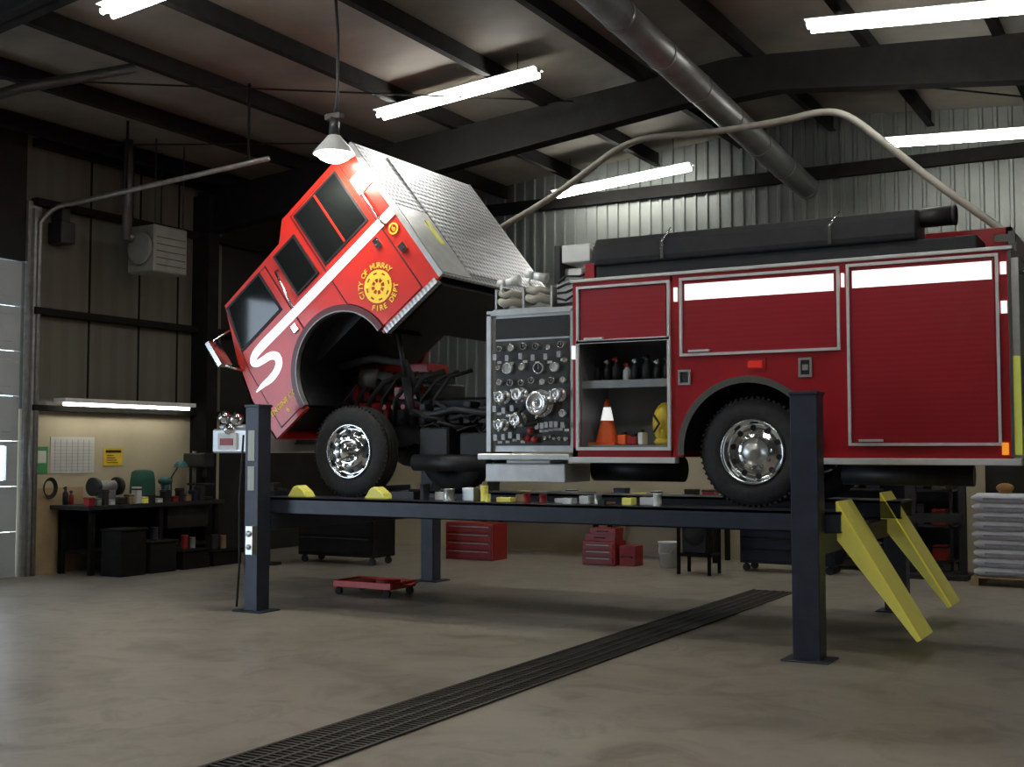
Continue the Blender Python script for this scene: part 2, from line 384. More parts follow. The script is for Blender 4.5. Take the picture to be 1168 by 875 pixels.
b = B(); b.tube([(-11.6, 7.6, 5.2), (-11.2, 8.6, 5.75), (-10.5, 9.6, 6.15)], .06); b.done("roof_pipe", DARK, label="dark diagonal pipe beneath the roof", cat="pipe")
for i, (p, q) in enumerate((((-13.6, 7.4, 6.0), (-7.0, 13.9, 6.35)), ((-10, 14.0, 6.2), (-12.8, 11.2, 5.9)), ((-4.2, 14.3, 6.4), (-.5, 17.8, 6.3)))):
    B().cyl(p, q, .012, n=6).done("trim_%d" % (80+i), IRON, kind="structure")

T = thing("unit_heater", (-13.1, 12.75, 4.3), "dull beige hanging gas unit heater with flue pipe", "heater")
B().box(-13.4, -12.85, 12.45, 13.1, 4.3, 4.98).done("casing", HEATM, T, bev=.02)
b = B()
for i in range(5): b.box(-12.86, -12.835, 12.5, 13.05, 4.40+i*.10, 4.408+i*.10)
b.done("louver", DARK, T)
b = B(); b.lathe((-13.1, 12.44, 4.64), [(0, 0), (.22, 0), (.24, -.05), (.2, -.05), (.06, -.03), (0, -.03)], (0, 1, 0)); b.done("fan_housing", HEATM, T)
b = B(); b.cyl((-13.25, 12.3, 4.75), (-13.25, 12.3, roofz(-13.25)), .07).cyl((-13.25, 12.3, 4.8), (-13.25, 12.5, 4.8), .07); b.done("flue_pipe", DUCTM, T)
b = B()
for x in (-13.35, -12.9):
    for y in (12.5, 13.05): b.cyl((x, y, 4.97), (x, y, roofz(x)), .012, n=6); b.brk()
b.done("hanger_rod", DARK, T)
T.location.y -= .28
b = B(); b.box(-13.98, -13.7, 11.25, 11.5, 4.65, 4.95).box(-13.98, -13.75, 11.3, 11.45, 4.95, 5.15)
b.done("door_opener", DARK, label="dark electric door opener motor on the wall", cat="motor", bev=.01)

# ------------------------------------------------------------------ lift
L = thing("vehicle_lift", (-5.8, 11.6, 0), "navy blue four post vehicle lift with yellow ramps", "vehicle lift")
PX = (-8.83, -2.80); PY = (9.90, 13.30)
for ix, x in enumerate(PX):
    for iy, y in enumerate(PY):
        hw = (.095, .115)[ix]
        bb = B(); bb.box(x-hw, x+hw, y-.10, y+.10, .012, 2.23); bb.box(x-hw-.012, x+hw+.012, y-.112, y+.112, 2.20, 2.23); bb.box(x-.2, x+.2, y-.17, y+.17, 0, .014)
        p = bb.done("post", NAVY, L, bev=.006)
        if ix == 0 and iy == 0:
            bb = B(); bb.box(x-.05, x+.04, y-.106, y-.10, 1.62, 1.95); bb.brk(); bb.box(x-.05, x+.04, y-.106, y-.10, 1.30, 1.56); bb.done("warning_label", PAPER, p, label="white paper instruction labels")
            bb = B(); bb.box(x+.0, x+.09, y-.18, y-.10, .62, .92); bb.lathe((x+.045, y-.18, .84), [(0, -.01), (.035, -.01), (.035, .01)], (0, 1, 0)); bb.lathe((x+.045, y-.18, .70), [(0, -.01), (.03, -.01), (.03, .01)], (0, 1, 0))
            bb.done("air_valve", ALU, p, label="chrome control valve")
            B().tube([(x-.12, y-.1, 1.9), (x-.15, y-.12, 1.2), (x-.12, y-.14, .5), (x-.17, y-.12, .05)], .012).done("hose", RUBBER, p)
for y0 in (10.08, 12.45):
    b = B(); b.box(-9.0, -2.58, y0, y0+.62, 1.19, 1.22); b.box(-9.0, -2.58, y0, y0+.04, 1.04, 1.22); b.box(-9.0, -2.58, y0+.58, y0+.62, 1.04, 1.22)
    b.box(-9.0, -2.58, y0, y0+.10, 1.04, 1.055); b.box(-9.02, -9.0, y0, y0+.62, 1.04, 1.28)
    b.done("runway", NAVY, L, bev=.004)
for x in PX:
    B().box(x-.09, x+.09, 10.02, 13.18, .86, 1.035).done("crossbeam", NAVY, L, bev=.004)
def ramp(y0, dx=0.0):
    b = B()
    top = Vector((-2.60+dx, 0, 1.30)); bot = Vector((-1.93+dx, 0, .19)); d = (bot-top).normalized(); n = Vector((-d.z, 0, d.x)); n = -n if n.x < 0 else n
    def P(s, h, y): q = top + d*s + n*h; return (q.x, y, q.z)
    Ln = (bot-top).length
    ya, yb = y0, y0+.50
    vs = [P(0, 0, ya), P(Ln, 0, ya), P(Ln, .012, ya), P(0, .012, ya), P(0, 0, yb), P(Ln, 0, yb), P(Ln, .012, yb), P(0, .012, yb)]
    b.add(vs, [(0,3,2,1),(4,5,6,7),(0,1,5,4),(1,2,6,5),(2,3,7,6),(3,0,4,7)])
    for ya in (y0, y0+.49):
        vs = [P(0, 0, ya), P(.28, -.16, ya), P(Ln, -.03, ya), P(Ln, 0.01, ya), P(0, .01, ya)]
        vs2 = [(v[0], v[1]+.01, v[2]) for v in vs]
        b.add(vs+vs2, [(0,1,2,3,4), (9,8,7,6,5)]+[(i, (i+1) % 5, 5+(i+1) % 5, 5+i) for i in range(5)])
    b.done("ramp", YEL, L, label="yellow steel approach ramp")
ramp(10.14, -.03); ramp(12.45, -.18)

# ------------------------------------------------------------------ fire truck
YS, YR = 10.35, 12.85
TR = thing("fire_truck", (-5.6, 11.6, 1.22), "red fire engine with tilted cab raised on a lift", "fire truck")
b = B()
for y in (11.15, 11.95): b.box(-9.35, -1.4, y, y+.08, 1.80, 2.05); b.box(-9.35, -1.4, y-.03, y+.11, 2.03, 2.05); b.box(-9.35, -1.4, y-.03, y+.11, 1.80, 1.82)
for x in (-9.3, -7.2, -6.2, -4.8, -3.4, -1.5): b.box(x, x+.1, 11.23, 11.95, 1.82, 2.0)
b.done("chassis_frame", DARK, TR)
b = B()
for x in (-8.0, -3.45):
    b.cyl((x, 10.7, 1.72), (x, 12.5, 1.72), .08); b.ball((x, 11.6, 1.72), .2, sz=(1, 1, .9)); b.brk()
b.done("axle", DARK, TR)
b = B()
for x in (-8.0, -3.45):
    for y in (11.0, 12.15):
        for i in range(4): b.box(x-.65+.1*i, x+.65-.1*i, y, y+.08, 1.83-.02*i, 1.845-.02*i+.006)
        b.brk()
b.done("leaf_spring", DARK, TR)
b = B(); b.cyl((-7.0, 11.6, 1.85), (-3.45, 11.6, 1.75), .06); b.done("driveshaft", DARK, TR)

def wheel(x, yo, front, s=1, z=1.722, r=.5):
    ax = (0, s, 0); c = (x, yo, z); b = B()
    prof = [(.285, .03), (.30, .012), (.36, .0), (.44, .008), (.475, .03), (r, .055)]
    for i in range(4):
        h = .075+i*.045; prof += [(r, h-.0), (r-.014, h+.004), (r-.014, h+.012), (r, h+.016)]
    prof += [(r, .235), (.475, .26), (.44, .282), (.36, .29), (.285, .26), (.285, .03)]
    b.lathe(c, prof, ax, n=56)
    for i in range(60):
        a = 2*pi*i/60; p = Vector((x + .493*math.cos(a), yo+s*.045, z + .493*math.sin(a)))
        b.cbox(p, (.02, .035, .02), rot=(0, -a, 0))
    w = b.done("wheel", RUBBER, TR, label="black truck tyre with polished rim")
    b = B()
    if front: prof = [(.29, .02), (.30, .0), (.285, -.008), (.272, .02), (.262, .05), (.235, .05), (.20, .01), (.175, -.012), (.12, -.012)]
    else: prof = [(.29, .02), (.30, .0), (.285, -.008), (.272, .03), (.265, .10), (.24, .12), (.20, .115), (.175, .10), (.12, .09)]
    b.lathe(c, prof, ax, n=48)
    h0 = prof[-1][1]
    for i in range(10):
        a = 2*pi*i/10+.1; d = Vector((math.cos(a), 0, math.sin(a)))
        q = Vector(c)+d*.150+Vector((0, s*(h0+.0), 0)); b.cyl(q, q+Vector((0, -s*.035, 0)), .017, .014, n=8)
    b.done("rim", CHROME, w)
    b = B()
    for i in range(10):
        a = 2*pi*(i+.5)/10+.1; d = Vector((math.cos(a), 0, math.sin(a)))
        q = Vector(c)+d*.218+Vector((0, s*(prof[6][1]+.03), 0)); b.cyl(q, q+Vector((0, -s*.036, 0)), .026, n=12); b.brk()
    b.done("hand_hole", BLACK, w)
    b = B(); b.lathe(c, [(.125, h0+.01), (.12, h0-.02), (.095, h0-.05), (.09, h0-.09), (.075, h0-.11), (0, h0-.115)], ax, n=32)
    b.done("hub", CHROME if front else ALU, w)
wheel(-8.0, 10.42, True); wheel(-8.0, 12.78, True, -1)
wheel(-3.45, 10.42, False); wheel(-3.45, 12.78, False, -1)

# ---- rear body
b = B()
ac = (-3.46, 1.74); ar = .62
arc = [(ac[0]+ar*math.cos(a), ac[1]+ar*math.sin(a)) for a in [pi*(1 - i/24) for i in range(25)]]
arc = [(p[0], max(p[1], 1.66)) for p in arc]
pts = [(-4.18, 1.67), (-4.12, 1.67)] + [(ac[0]-ar, 1.67)] + arc + [(ac[0]+ar, 1.67), (-1.25, 1.67), (-1.25, 3.37), (-4.18, 3.37)]
b.prism(pts, YS, YS+.05)
b.box(-5.22, -4.18, YS, YS+.05, 3.31, 3.37); b.box(-5.22, -5.17, YS, YS+.05, 1.67, 3.31); b.box(-4.20, -4.18, YS, YS+.05, 1.67, 3.37); b.box(-5.22, -4.18, YS, YS+.05, 1.67, 1.76)
b.box(-5.22, -4.16, 11.05, YR, 1.67, 3.36); b.box(-4.16, -1.25, YS+.05, YR, 2.44, 3.36); b.box(-2.78, -1.25, YS+.05, YR, 1.67, 2.44)
b.box(-5.22, -5.17, YS+.05, 11.05, 1.67, 3.36); b.box(-4.20, -4.16, YS+.05, 11.05, 1.67, 3.36); b.box(-5.22, -4.16, YS+.05, 11.05, 3.30, 3.36)
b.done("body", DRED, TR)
b = B(); b.ring(ac, ar, ar+.01, 0, pi, YS+.04, 11.1, 0); b.box(-4.15, -2.79, 11.0, 11.04, 1.85, 2.43); b.done("wheel_well", BLACK, TR)
b = B(); b.ring(ac, ar-.015, ar+.045, -.08, pi+.08, YS-.03, YS+.03, 0, 32); b.done("fender_trim", CHROME, TR)
b = B()
b.box(-5.17, -4.20, YS+.05, 11.04, 1.76, 1.785); b.box(-5.165, -4.205, 11.02, 11.045, 1.785, 3.3); b.box(-5.168, -5.15, YS+.05, 11.03, 1.785, 3.3); b.box(-4.215, -4.20, YS+.05, 11.03, 1.785, 3.3)
b.box(-5.15, -4.215, YS+.07, 11.02, 2.36, 2.385); b.box(-5.15, -4.215, YS+.06, YS+.075, 2.335, 2.41)
b.done("compartment_lining", GREYP, TR)
def rolldoor(x0, x1, z0, z1, zs=None, handle=True):
    d = B().box(x0, x1, YS-.012, YS-.002, z0, z1).done("roll_up_door", ROLL, TR)
    b = B(); b.frame(x0-.04, x1+.04, z0-.025, z1+.035, .024, YS-.03, YS+.0); b.done("door_frame", SILV, d)
    if zs: B().box(x0+.01, x1-.01, YS-.018, YS-.012, zs[0], zs[1]).done("reflective_strip", REFL, d)
    if handle:
        b = B(); b.box(x0+.05, x0+.25, YS-.045, YS-.012, z0+.01, z0+.03); b.done("handle", SILV, d)
rolldoor(-5.13, -4.24, 2.79, 3.29)
rolldoor(-4.06, -2.66, 2.63, 3.30, (3.125, 3.275))
rolldoor(-2.52, -1.37, 1.80, 3.31, (3.135, 3.285))
b = B(); b.frame(-5.175, -4.195, 1.735, 2.80, .03, YS-.03, YS, 0); b.done("compartment_frame", SILV, TR)
b = B()
b.box(-5.24, -4.14, YS-.06, YS+.05, 1.615, 1.67); b.brk(); b.box(-2.80, -1.18, YS-.06, YS+.05, 1.615, 1.67); b.brk(); b.box(-5.24, -1.22, YS-.03, YS+.04, 3.37, 3.40)
b.done("rub_rail", SILV, TR, bev=.005)
b = B(); b.frame(-4.12, -4.0, 2.34, 2.48, .02, YS-.02, YS); b.box(-4.10, -4.02, YS-.008, YS, 2.36, 2.46, 1); b.brk()
b.frame(-2.99, -2.87, 2.38, 2.55, .02, YS-.02, YS); b.box(-2.97, -2.89, YS-.008, YS, 2.40, 2.53, 1); b.box(-2.955, -2.905, YS-.02, YS, 2.44, 2.49)
b.done("access_plate", [ALU, DARK], TR)
b = B(); b.box(-3.45, -3.31, YS-.03, YS, 2.47, 2.54); b.done("marker_light", REDL, TR, bev=.01)
b = B(); b.box(-3.47, -3.29, YS-.012, YS, 2.45, 2.56); b.done("lamp_bezel", TRED, TR)
b = B()
for z in (3.17, 2.85): b.box(-1.315, -1.27, YS-.03, YS, z, z+.1); b.brk()
b.box(-4.155, -4.125, YS-.03, YS, 3.12, 3.25); b.brk(); b.box(-2.60, -2.58, YS-.04, YS, 3.15, 3.27); b.brk(); b.box(-5.22, -5.19, YS-.03, YS, 2.62, 2.75)
b.done("side_lamp", REFL, TR)
b = B(); b.box(-1.33, -1.28, YS-.03, YS, 1.70, 1.80); b.done("marker_light", AMBL, TR)
b = B(); b.box(-1.25, -1.18, YS+.02, YR-.02, 1.67, 3.3); b.box(-1.18, -.75, YS+.1, YR-.1, 1.62, 1.68); b.done("tailboard", TREADX, TR)
b = B(); b.box(-1.262, -1.235, YS-.012, YS+.02, 1.68, 3.36); b.done("corner_trim", CHROME, TR)
b = B(); b.tube([(-1.2, YS+.1, 3.2), (-1.10, YS+.06, 3.15), (-1.08, YS+.05, 2.0), (-1.2, YS+.1, 1.95)], .018); b.done("grab_rail", CHROME, TR)
b = B(); b.box(-1.25, -1.20, YS-.02, YS+.1, 3.37, 3.52); b.box(-1.36, -1.2, YS+.0, YS+.12, 3.44, 3.50); b.done("rear_lamp", CHROME, TR)
b = B(); b.box(-1.234, -1.18, YS-.004, YS+.02, 1.7, 2.5); b.box(-1.234, -1.18, YS-.004, YS+.02, 2.5, 3.3, 1); b.done("corner_marking", [MARK, ALU], TR)
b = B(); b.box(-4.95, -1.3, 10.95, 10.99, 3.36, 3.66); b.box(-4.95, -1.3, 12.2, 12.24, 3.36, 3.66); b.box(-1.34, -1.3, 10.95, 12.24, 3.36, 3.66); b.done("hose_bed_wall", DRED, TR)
COVER = mat("tarp_black", (0.012, 0.012, 0.014), 0.7, 0, 0.3, 8, bump=0.3, bscale=10)
b = B()
prof = [(10.38, 3.53), (10.365, 3.58), (10.37, 3.72), (10.41, 3.785), (10.50, 3.80), (10.72, 3.80), (10.78, 3.76), (10.79, 3.53)]
b.prism(prof, -5.0, -1.98, 0, ax='x'); b.box(-5.0, -1.5, 10.42, 10.9, 3.40, 3.53)
b.done("hose_cover", COVER, TR, label="long straight black tarp cover over the hose tray", bev=.015, seg=2)
b = B(); b.cyl((-2.1, 10.62, 3.74), (-1.72, 10.62, 3.745), .085, n=24); b.lathe((-1.72, 10.62, 3.745), [(.085, 0), (.09, .01), (.09, .03), (.065, .03), (.06, .0), (0, 0)], (1, 0, 0), n=24); b.done("suction_hose", DARK, TR)
b = B()
for x in (-4.30, -2.72): b.box(x, x+.03, 10.355, 10.37, 3.54, 3.74); b.cyl((x+.015, 10.36, 3.70), (x+.09, 10.40, 3.83), .01); b.brk()
b.done("strap_buckle", CHROME, TR)
# ---- pump module
b = B(); b.box(-6.18, -5.24, 10.45, YR-.05, 1.72, 3.12); b.done("pump_module", DARK, TR)
b = B(); b.box(-6.18, -5.24, 10.42, 10.45, 1.72, 3.14); pm = b.done("pump_panel", ALU, TR)
B().box(-6.13, -5.29, 10.41, 10.42, 2.86, 3.07).done("black_panel", BLACK, pm)
B().box(-6.13, -5.29, 10.412, 10.42, 1.78, 2.84).done("control_panel", PANEL, pm)
b = B(); b.box(-6.22, -5.22, 10.38, 10.45, 3.10, 3.15).box(-6.22, -6.17, 10.38, 10.45, 1.72, 3.12).box(-5.26, -5.22, 10.38, 10.45, 1.72, 3.12); b.done("panel_trim", ALU, pm)
rj = random.Random(9)
def gauge(x, z, r):
    x += rj.uniform(-.012, .012); z += rj.uniform(-.014, .014); r *= rj.uniform(.8, 1.12)
    b = B(); b.lathe((x, 10.412, z), [(r, 0), (r, -.035), (r*.85, -.045), (r*.8, -.03)], (0, 1, 0), n=18); b.lathe((x, 10.412, z), [(r*.8, -.03), (0, -.03)], (0, 1, 0), n=18, m=1); b.cbox((x, 10.38, z+r*.25), (.006, .004, r*.9), 2)
    b.done("gauge", [SCHROME, rj.choice((GFACE, GFACE, BLACK)), STEEL], pm)
def handle(x, z):
    x += rj.uniform(-.01, .01); z += rj.uniform(-.015, .015)
    b = B(); b.cyl((x, 10.41, z), (x, 10.33, z), .008, n=8).box(x-.02, x+.02, 10.31, 10.33, z-.03, z+.03); b.box(x-.024, x+.024, 10.405, 10.41, z-.06, z-.035, 1); b.done("pull_handle", [SCHROME, PAPER], pm)
def cap(x, z, r):
    b = B(); b.lathe((x, 10.412, z), [(r*1.15, 0), (r*1.15, -.015), (r*.7, -.02), (r*.7, -.07), (r, -.075), (r, -.12), (r*.75, -.13), (r*.7, -.12), (r*.2, -.12), (.0, -.14)], (0, 1, 0), n=20)
    for i in range(3):
        a = i*2*pi/3+.5; b.cyl((x+r*.9*math.cos(a), 10.31, z+r*.9*math.sin(a)), (x+r*1.3*math.cos(a), 10.30, z+r*1.3*math.sin(a)), .012, n=8)
    b.done("discharge_cap", SCHROME, pm)
for i in range(6): gauge(-6.07+i*.14, 2.765, .036)
for i in range(6): handle(-6.08+i*.145, 2.665)
gauge(-5.97, 2.55, .055); gauge(-5.82, 2.56, .045); gauge(-5.62, 2.54, .07); gauge(-5.43, 2.55, .06); gauge(-6.08, 2.56, .03); gauge(-5.33, 2.62, .028)
for i in range(7): gauge(-6.07+i*.12, 2.425, .032)
cap(-6.02, 2.27, .06); cap(-5.82, 2.29, .065); cap(-5.39, 2.28, .06)
for i in range(3): handle(-6.08+i*.10, 2.14)
cap(-5.60, 2.20, .12); cap(-6.03, 1.99, .055); cap(-5.84, 2.04, .065); gauge(-5.36, 2.10, .04)
for i in range(6): handle(-5.60+.055*i, 1.98)
for i in range(4): handle(-6.08+i*.09, 1.87)
for i in range(5): gauge(-5.56+.06*i, 1.86, .022)
b = B()
for x, z in ((-5.74, 1.85), (-5.66, 1.84), (-5.70, 1.93)): b.lathe((x, 10.41, z), [(.0, -.06), (.033, -.06), (.037, -.04), (.033, -.03), (.012, -.03), (.012, 0)], (0, 1, 0), n=14); b.brk()
b.done("drain_valve", TRED, pm)
b = B(); b.tube([(-5.75, 10.36, 2.18), (-5.80, 10.30, 2.1), (-5.72, 10.28, 1.98), (-5.6, 10.32, 2.0)], .022, 8); b.done("drain_hose", RUBBER, pm)
b = B(); b.box(-6.28, -5.24, 10.30, 10.95, 1.64, 1.70); b.box(-6.20, -5.30, 10.33, 10.9, 1.42, 1.60); b.box(-6.0, -5.5, 10.4, 10.8, 1.6, 1.64); b.done("running_board", PALE, TR, bev=.008)
b = B()
for x in (-6.16, -5.84, -5.52): b.box(x, x+.02, 10.45, 12.6, 3.14, 3.38)
b.box(-6.18, -5.5, 10.45, 12.6, 3.14, 3.17)
b.done("crosslay_divider", ALU, TR)
HJ = mat("hose_jacket", (0.42, 0.40, 0.34), .85)
for j, x in enumerate((-6.0, -5.68)):
    b = B()
    for k in range(2):
        zz = 3.23+.09*k+.02*j
        pts_ = [(x-.11, 10.60, zz), (x-.09-.02*k, 10.46+.03*k, zz+.02), (x-.02+.02*j, 10.41+.02*k, zz-.01), (x+.05, 10.44-.01*k, zz+.01), (x+.10, 10.5, zz-.01), (x+.11, 11.2, zz)]
        b.tube(pts_, .042-.006*k, 10)
    b.done("crosslay_hose", HJ, TR)
    z_ = 3.44+.05*j
    b = B(); b.cyl((x-.02, 10.44, z_), (x+.12, 10.46, z_+.02-.06*j), .035, .055, n=14); b.cyl((x-.12, 10.47, z_+.03*j), (x-.02, 10.44, z_), .042, n=14); b.tube([(x-.06, 10.44, z_), (x-.06, 10.40, z_-.07), (x-.03, 10.40, z_-.10)], .014, 8); b.done("nozzle", PALE, TR)
b = B(); b.box(-5.44, -5.0, 10.6, 11.2, 3.15, 3.56); b.brk(); b.box(-5.48, -5.15, 10.50, 10.6, 3.2, 3.42); b.brk(); b.box(-5.42, -5.1, 10.5, 10.9, 3.60, 3.78); b.brk(); b.box(-5.36, -5.2, 10.52, 10.6, 3.44, 3.54); b.done("equipment_box", SILV, TR, bev=.01)
b = B()
for k in range(4): b.tube([(-5.46, 10.49, 3.25+.05*k), (-5.35, 10.46, 3.22+.08*k), (-5.2, 10.46, 3.3+.05*k), (-5.1, 10.55, 3.2+.1*k)], .013, 6)
b.done("coiled_cable", RUBBER, TR)
b = B(); b.box(-5.50, -5.44, 10.5, 10.9, 3.4, 3.78); b.brk(); b.box(-5.07, -5.02, 10.5, 10.9, 3.4, 3.74); b.done("deck_bracket", DARK, TR)
b = B(); b.box(-5.12, -5.02, 10.42, 10.6, 3.40, 3.56); b.done("beacon_light", DRED, TR)

# ---- front end: bumper
b = B(); b.box(-9.98, -9.42, YS+.04, YR-.04, 1.70, 1.98); b.box(-9.9, -9.5, YS+.06, YR-.06, 1.98, 2.03); bp_ = b.done("front_bumper", PALE, TR, bev=.02)
b = B()
for x, z in ((-9.78, 2.12), (-9.60, 2.10), (-9.70, 1.98)):
    b.lathe((x, YS+.02, z), [(0, -.04), (.055, -.03), (.075, 0), (.075, .06), (0, .08)], (0, 1, 0), n=20); b.brk()
b.done("siren_speaker", CHROME, bp_)
b = B(); b.box(-9.86, -9.58, YS+.01, YS+.04, 1.74, 1.93); b.box(-9.82, -9.62, YS+.004, YS+.01, 1.79, 1.87, 1); b.done("bumper_sign", [WHITE, TRED], bp_)
b = B(); b.box(-7.30, -6.92, 10.75, 11.1, 1.64, 1.98); b.brk(); b.box(-6.75, -6.32, 10.7, 11.1, 1.58, 1.92); b.done("battery_box", BLACK, TR, bev=.02)
b = B()
b.cyl((-7.3, 10.68, 1.60), (-6.35, 10.68, 1.60), .09, n=20); b.brk(); b.cyl((-5.2, 10.8, 1.55), (-4.25, 10.8, 1.55), .12, n=20); b.brk(); b.cyl((-2.7, 10.7, 1.52), (-1.6, 10.7, 1.52), .09, n=20)
b.done("air_tank", DARK, TR)
b = B(); b.tube([(-7.5, 10.9, 2.15), (-7.2, 10.85, 2.12), (-6.9, 10.85, 2.18), (-6.5, 10.85, 2.12), (-6.25, 10.9, 2.2)], .04, 12); b.done("exhaust_pipe", DARK, TR)
rg = random.Random(11)
b = B()
for k in range(14):
    x = -7.5+k*.09; z = rg.uniform(1.95, 2.25)
    b.tube([(x, 10.95, z), (x+.1, 10.80+rg.uniform(-.05, .1), z+rg.uniform(-.12, .1)), (x+.25, 10.83, z+rg.uniform(-.1, .1)), (x+.4, 11.0, z+rg.uniform(-.15, .05))], rg.choice((.012, .018, .025)), 6)
b.done("wiring_harness", RUBBER, TR)
b = B()
for k in range(6):
    x = -7.4+k*.19; b.box(x, x+rg.uniform(.08, .15), 10.9, 11.12, 2.02, 2.02+rg.uniform(.1, .25)); b.brk()
b.done("valve_block", DARK, TR, bev=.01)
b = B(); b.box(-7.5, -6.3, 11.2, 12.0, 2.05, 2.32); b.cyl((-6.9, 11.6, 2.1), (-6.3, 11.6, 2.1), .22); b.done("transmission", DARK, TR, bev=.03)

# ---- engine
b = B(); b.box(-8.75, -7.45, 11.25, 11.95, 1.85, 2.5); b.box(-8.65, -7.55, 11.3, 11.9, 2.5, 2.62); b.cyl((-7.45, 11.6, 2.1), (-6.9, 11.6, 2.0), .25, .16)
eng = b.done("engine", DARK, TR, bev=.02)
b = B(); b.box(-8.6, -7.6, 11.38, 11.82, 2.62, 2.74)
for i in range(6): b.box(-8.55+i*.17, -8.45+i*.17, 11.2, 11.28, 2.3, 2.48)
b.box(-8.5, -8.0, 11.16, 11.26, 2.05, 2.28); b.box(-7.9, -7.55, 11.12, 11.26, 2.3, 2.46); b.done("valve_cover", TRED, eng, bev=.015)
b = B(); b.lathe((-8.2, 11.1, 2.55), [(0, -.1), (.12, -.1), (.12, .1), (0, .1)], (1, 0, 0), n=24); b.lathe((-8.06, 11.15, 2.5), [(.05, -.1), (.14, -.05), (.14, .05), (.05, .1)], (0, 1, 0), n=24)
b.done("turbocharger", DUCTM, eng)
b = B(); b.lathe((-8.8, 11.6, 2.2), [(0, -.05), (.14, -.05), (.15, 0), (.14, .05)], (1, 0, 0)); b.done("pulley", ALU, eng)
b = B()
for k in range(8):
    x = -8.6+k*.18; b.tube([(x, 11.1, 1.95+.05*(k % 3)), (x+.1, 10.98, 2.3), (x+.25, 11.05, 2.5+.04*(k % 2)), (x+.45, 11.2, 2.62)], .016+.008*(k % 3), 8)
b.tube([(-8.6, 11.0, 2.7), (-8.1, 11.0, 2.78), (-7.7, 11.05, 2.72), (-7.5, 11.1, 2.3)], .045, 12)
b.done("engine_hose", RUBBER, eng)
b = B()
for k in range(5): b.cyl((-7.95+k*.13, 11.0, 2.22), (-7.95+k*.13, 11.12, 2.22), .03, n=12); b.brk()
b.done("fuel_filter", TRED, eng)
b = B(); b.cyl((-7.5, 10.95, 2.02), (-7.62, 10.95, 2.55), .05); b.cyl((-7.62, 10.95, 2.55), (-7.72, 10.95, 3.05), .028); b.done("tilt_cylinder", DARK, TR)

# ---- tilted cab (local frame: x along cab front->rear, z up, y across)
CW = 2.48
cab_c = B()
core = [(-.02, .12), (-.02, 1.9), (-1.2, 1.9), (-1.38, 1.71), (-2.42, 1.69), (-2.66, 1.05), (-2.76, .6), (-2.74, .12), (-2.32, .12), (-2.32, .74), (-.86, .74), (-.86, .12)]
cab_c.prism(core, .05, CW-.05)
cab_c.box(-.8, -.1, .15, CW-.15, -.02, .12); cab_c.box(-2.2, -1.0, .3, 2.1, .5, .74)
th = math.radians(38)
cab = cab_c.done("cab", BLACK, TR, org=(0, 0, 0), label="red crew cab tilted forward")
O = Vector((-6.75, 10.33, 3.55))
cab.location = O - ORG["fire_truck"]; cab.rotation_euler = (0, -th, 0); ORG[cab.name] = Vector((0, 0, 0))
CA = (-1.57, .05)
def arcp(r, a0, a1, n=20): return [(CA[0]+r*math.cos(a0+(a1-a0)*i/n), CA[1]+r*math.sin(a0+(a1-a0)*i/n)) for i in range(n+1)]
side = [(0, 0), (0, 1.93), (-1.2, 1.93), (-1.4, 1.74), (-2.45, 1.72), (-2.70, 1.05), (-2.80, .6), (-2.78, .02), (-2.22, .02)] + arcp(.65, pi, 0)[0:] + [(-.92, 0)]
for y0 in (0, CW-.05):
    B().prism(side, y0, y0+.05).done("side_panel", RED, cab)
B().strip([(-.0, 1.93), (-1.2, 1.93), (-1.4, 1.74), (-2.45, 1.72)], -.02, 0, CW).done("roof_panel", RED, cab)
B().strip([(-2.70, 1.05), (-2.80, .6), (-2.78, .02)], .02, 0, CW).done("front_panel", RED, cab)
B().strip([(-2.46, 1.70), (-2.70, 1.06)], .015, .08, CW-.08).done("windshield", GLASS, cab)
b = B(); b.box(-2.83, -2.79, .5, 1.98, .15, .7); b.done("grille", CHROME, cab)
b = B(); b.box(0, .03, 0, CW, 0, 1.97); b.box(.03, .05, .62, CW-.05, .1, 1.9); rw = b.done("rear_wall", TREAD, cab, label="tread plate rear wall")
B().box(.03, .045, .03, .6, .03, 1.0).done("smooth_panel", PALE, rw, label="smooth aluminium corner panel")
b = B(); b.box(.045, .055, .42, .50, .50, .85); b.done("warning_strip", YEL, rw)
b = B(); b.box(-.02, .04, -.004, .012, 0, 1.96); b.brk(); b.box(-.02, .04, CW-.02, CW+.01, 0, 1.97); b.done("corner_trim", ALU, cab)
b = B(); b.box(-.88, -.06, -.02, .06, -.035, .03); b.done("step", TREADX, cab)
b = B(); b.ring(CA, .635, .70, 0, pi, -.035, .03, 0, 30); b.done("fender_lip", mat("dark_lip", (.10, .008, .008), .35), cab)
b = B(); b.ring(CA, .622, .635, 0, pi, -.038, .03, 0, 30); b.done("fender_trim", STEEL, cab)
b = B(); b.ring(CA, .62, .64, 0, pi, .05, .8, 0, 24); b.done("wheel_well", BLACK, cab)
def win(x0, x1, z0, z1, nm="window", sk=0, par=cab):
    p = [(x0-sk, z0), (x1, z0), (x1, z1), (x0, z1)]
    w = B().prism(p, -.022, -.012).done(nm, GLASS, par)
    q = [(x0-sk-.03, z0-.03), (x1+.03, z0-.03), (x1+.03, z1+.03), (x0-.03, z1+.03)]
    B().prism(q, -.018, -.004).done("window_frame", BLACK, w); return w
gap = mat("seam_dark", (.03, .004, .004), .6)
d1 = B().prism([(-.25, .06), (-.25, 1.88), (-1.08, 1.88), (-1.08, .56)] + [p for p in arcp(.71, 1.0, .02, 8)] , -.010, 0).done("door", RED, cab)
B().prism([(-.235, .05), (-.235, 1.895), (-1.095, 1.895), (-1.095, .56)] + [p for p in arcp(.70, 1.0, .02, 8)], -.004, 0).done("door_seam", gap, d1)
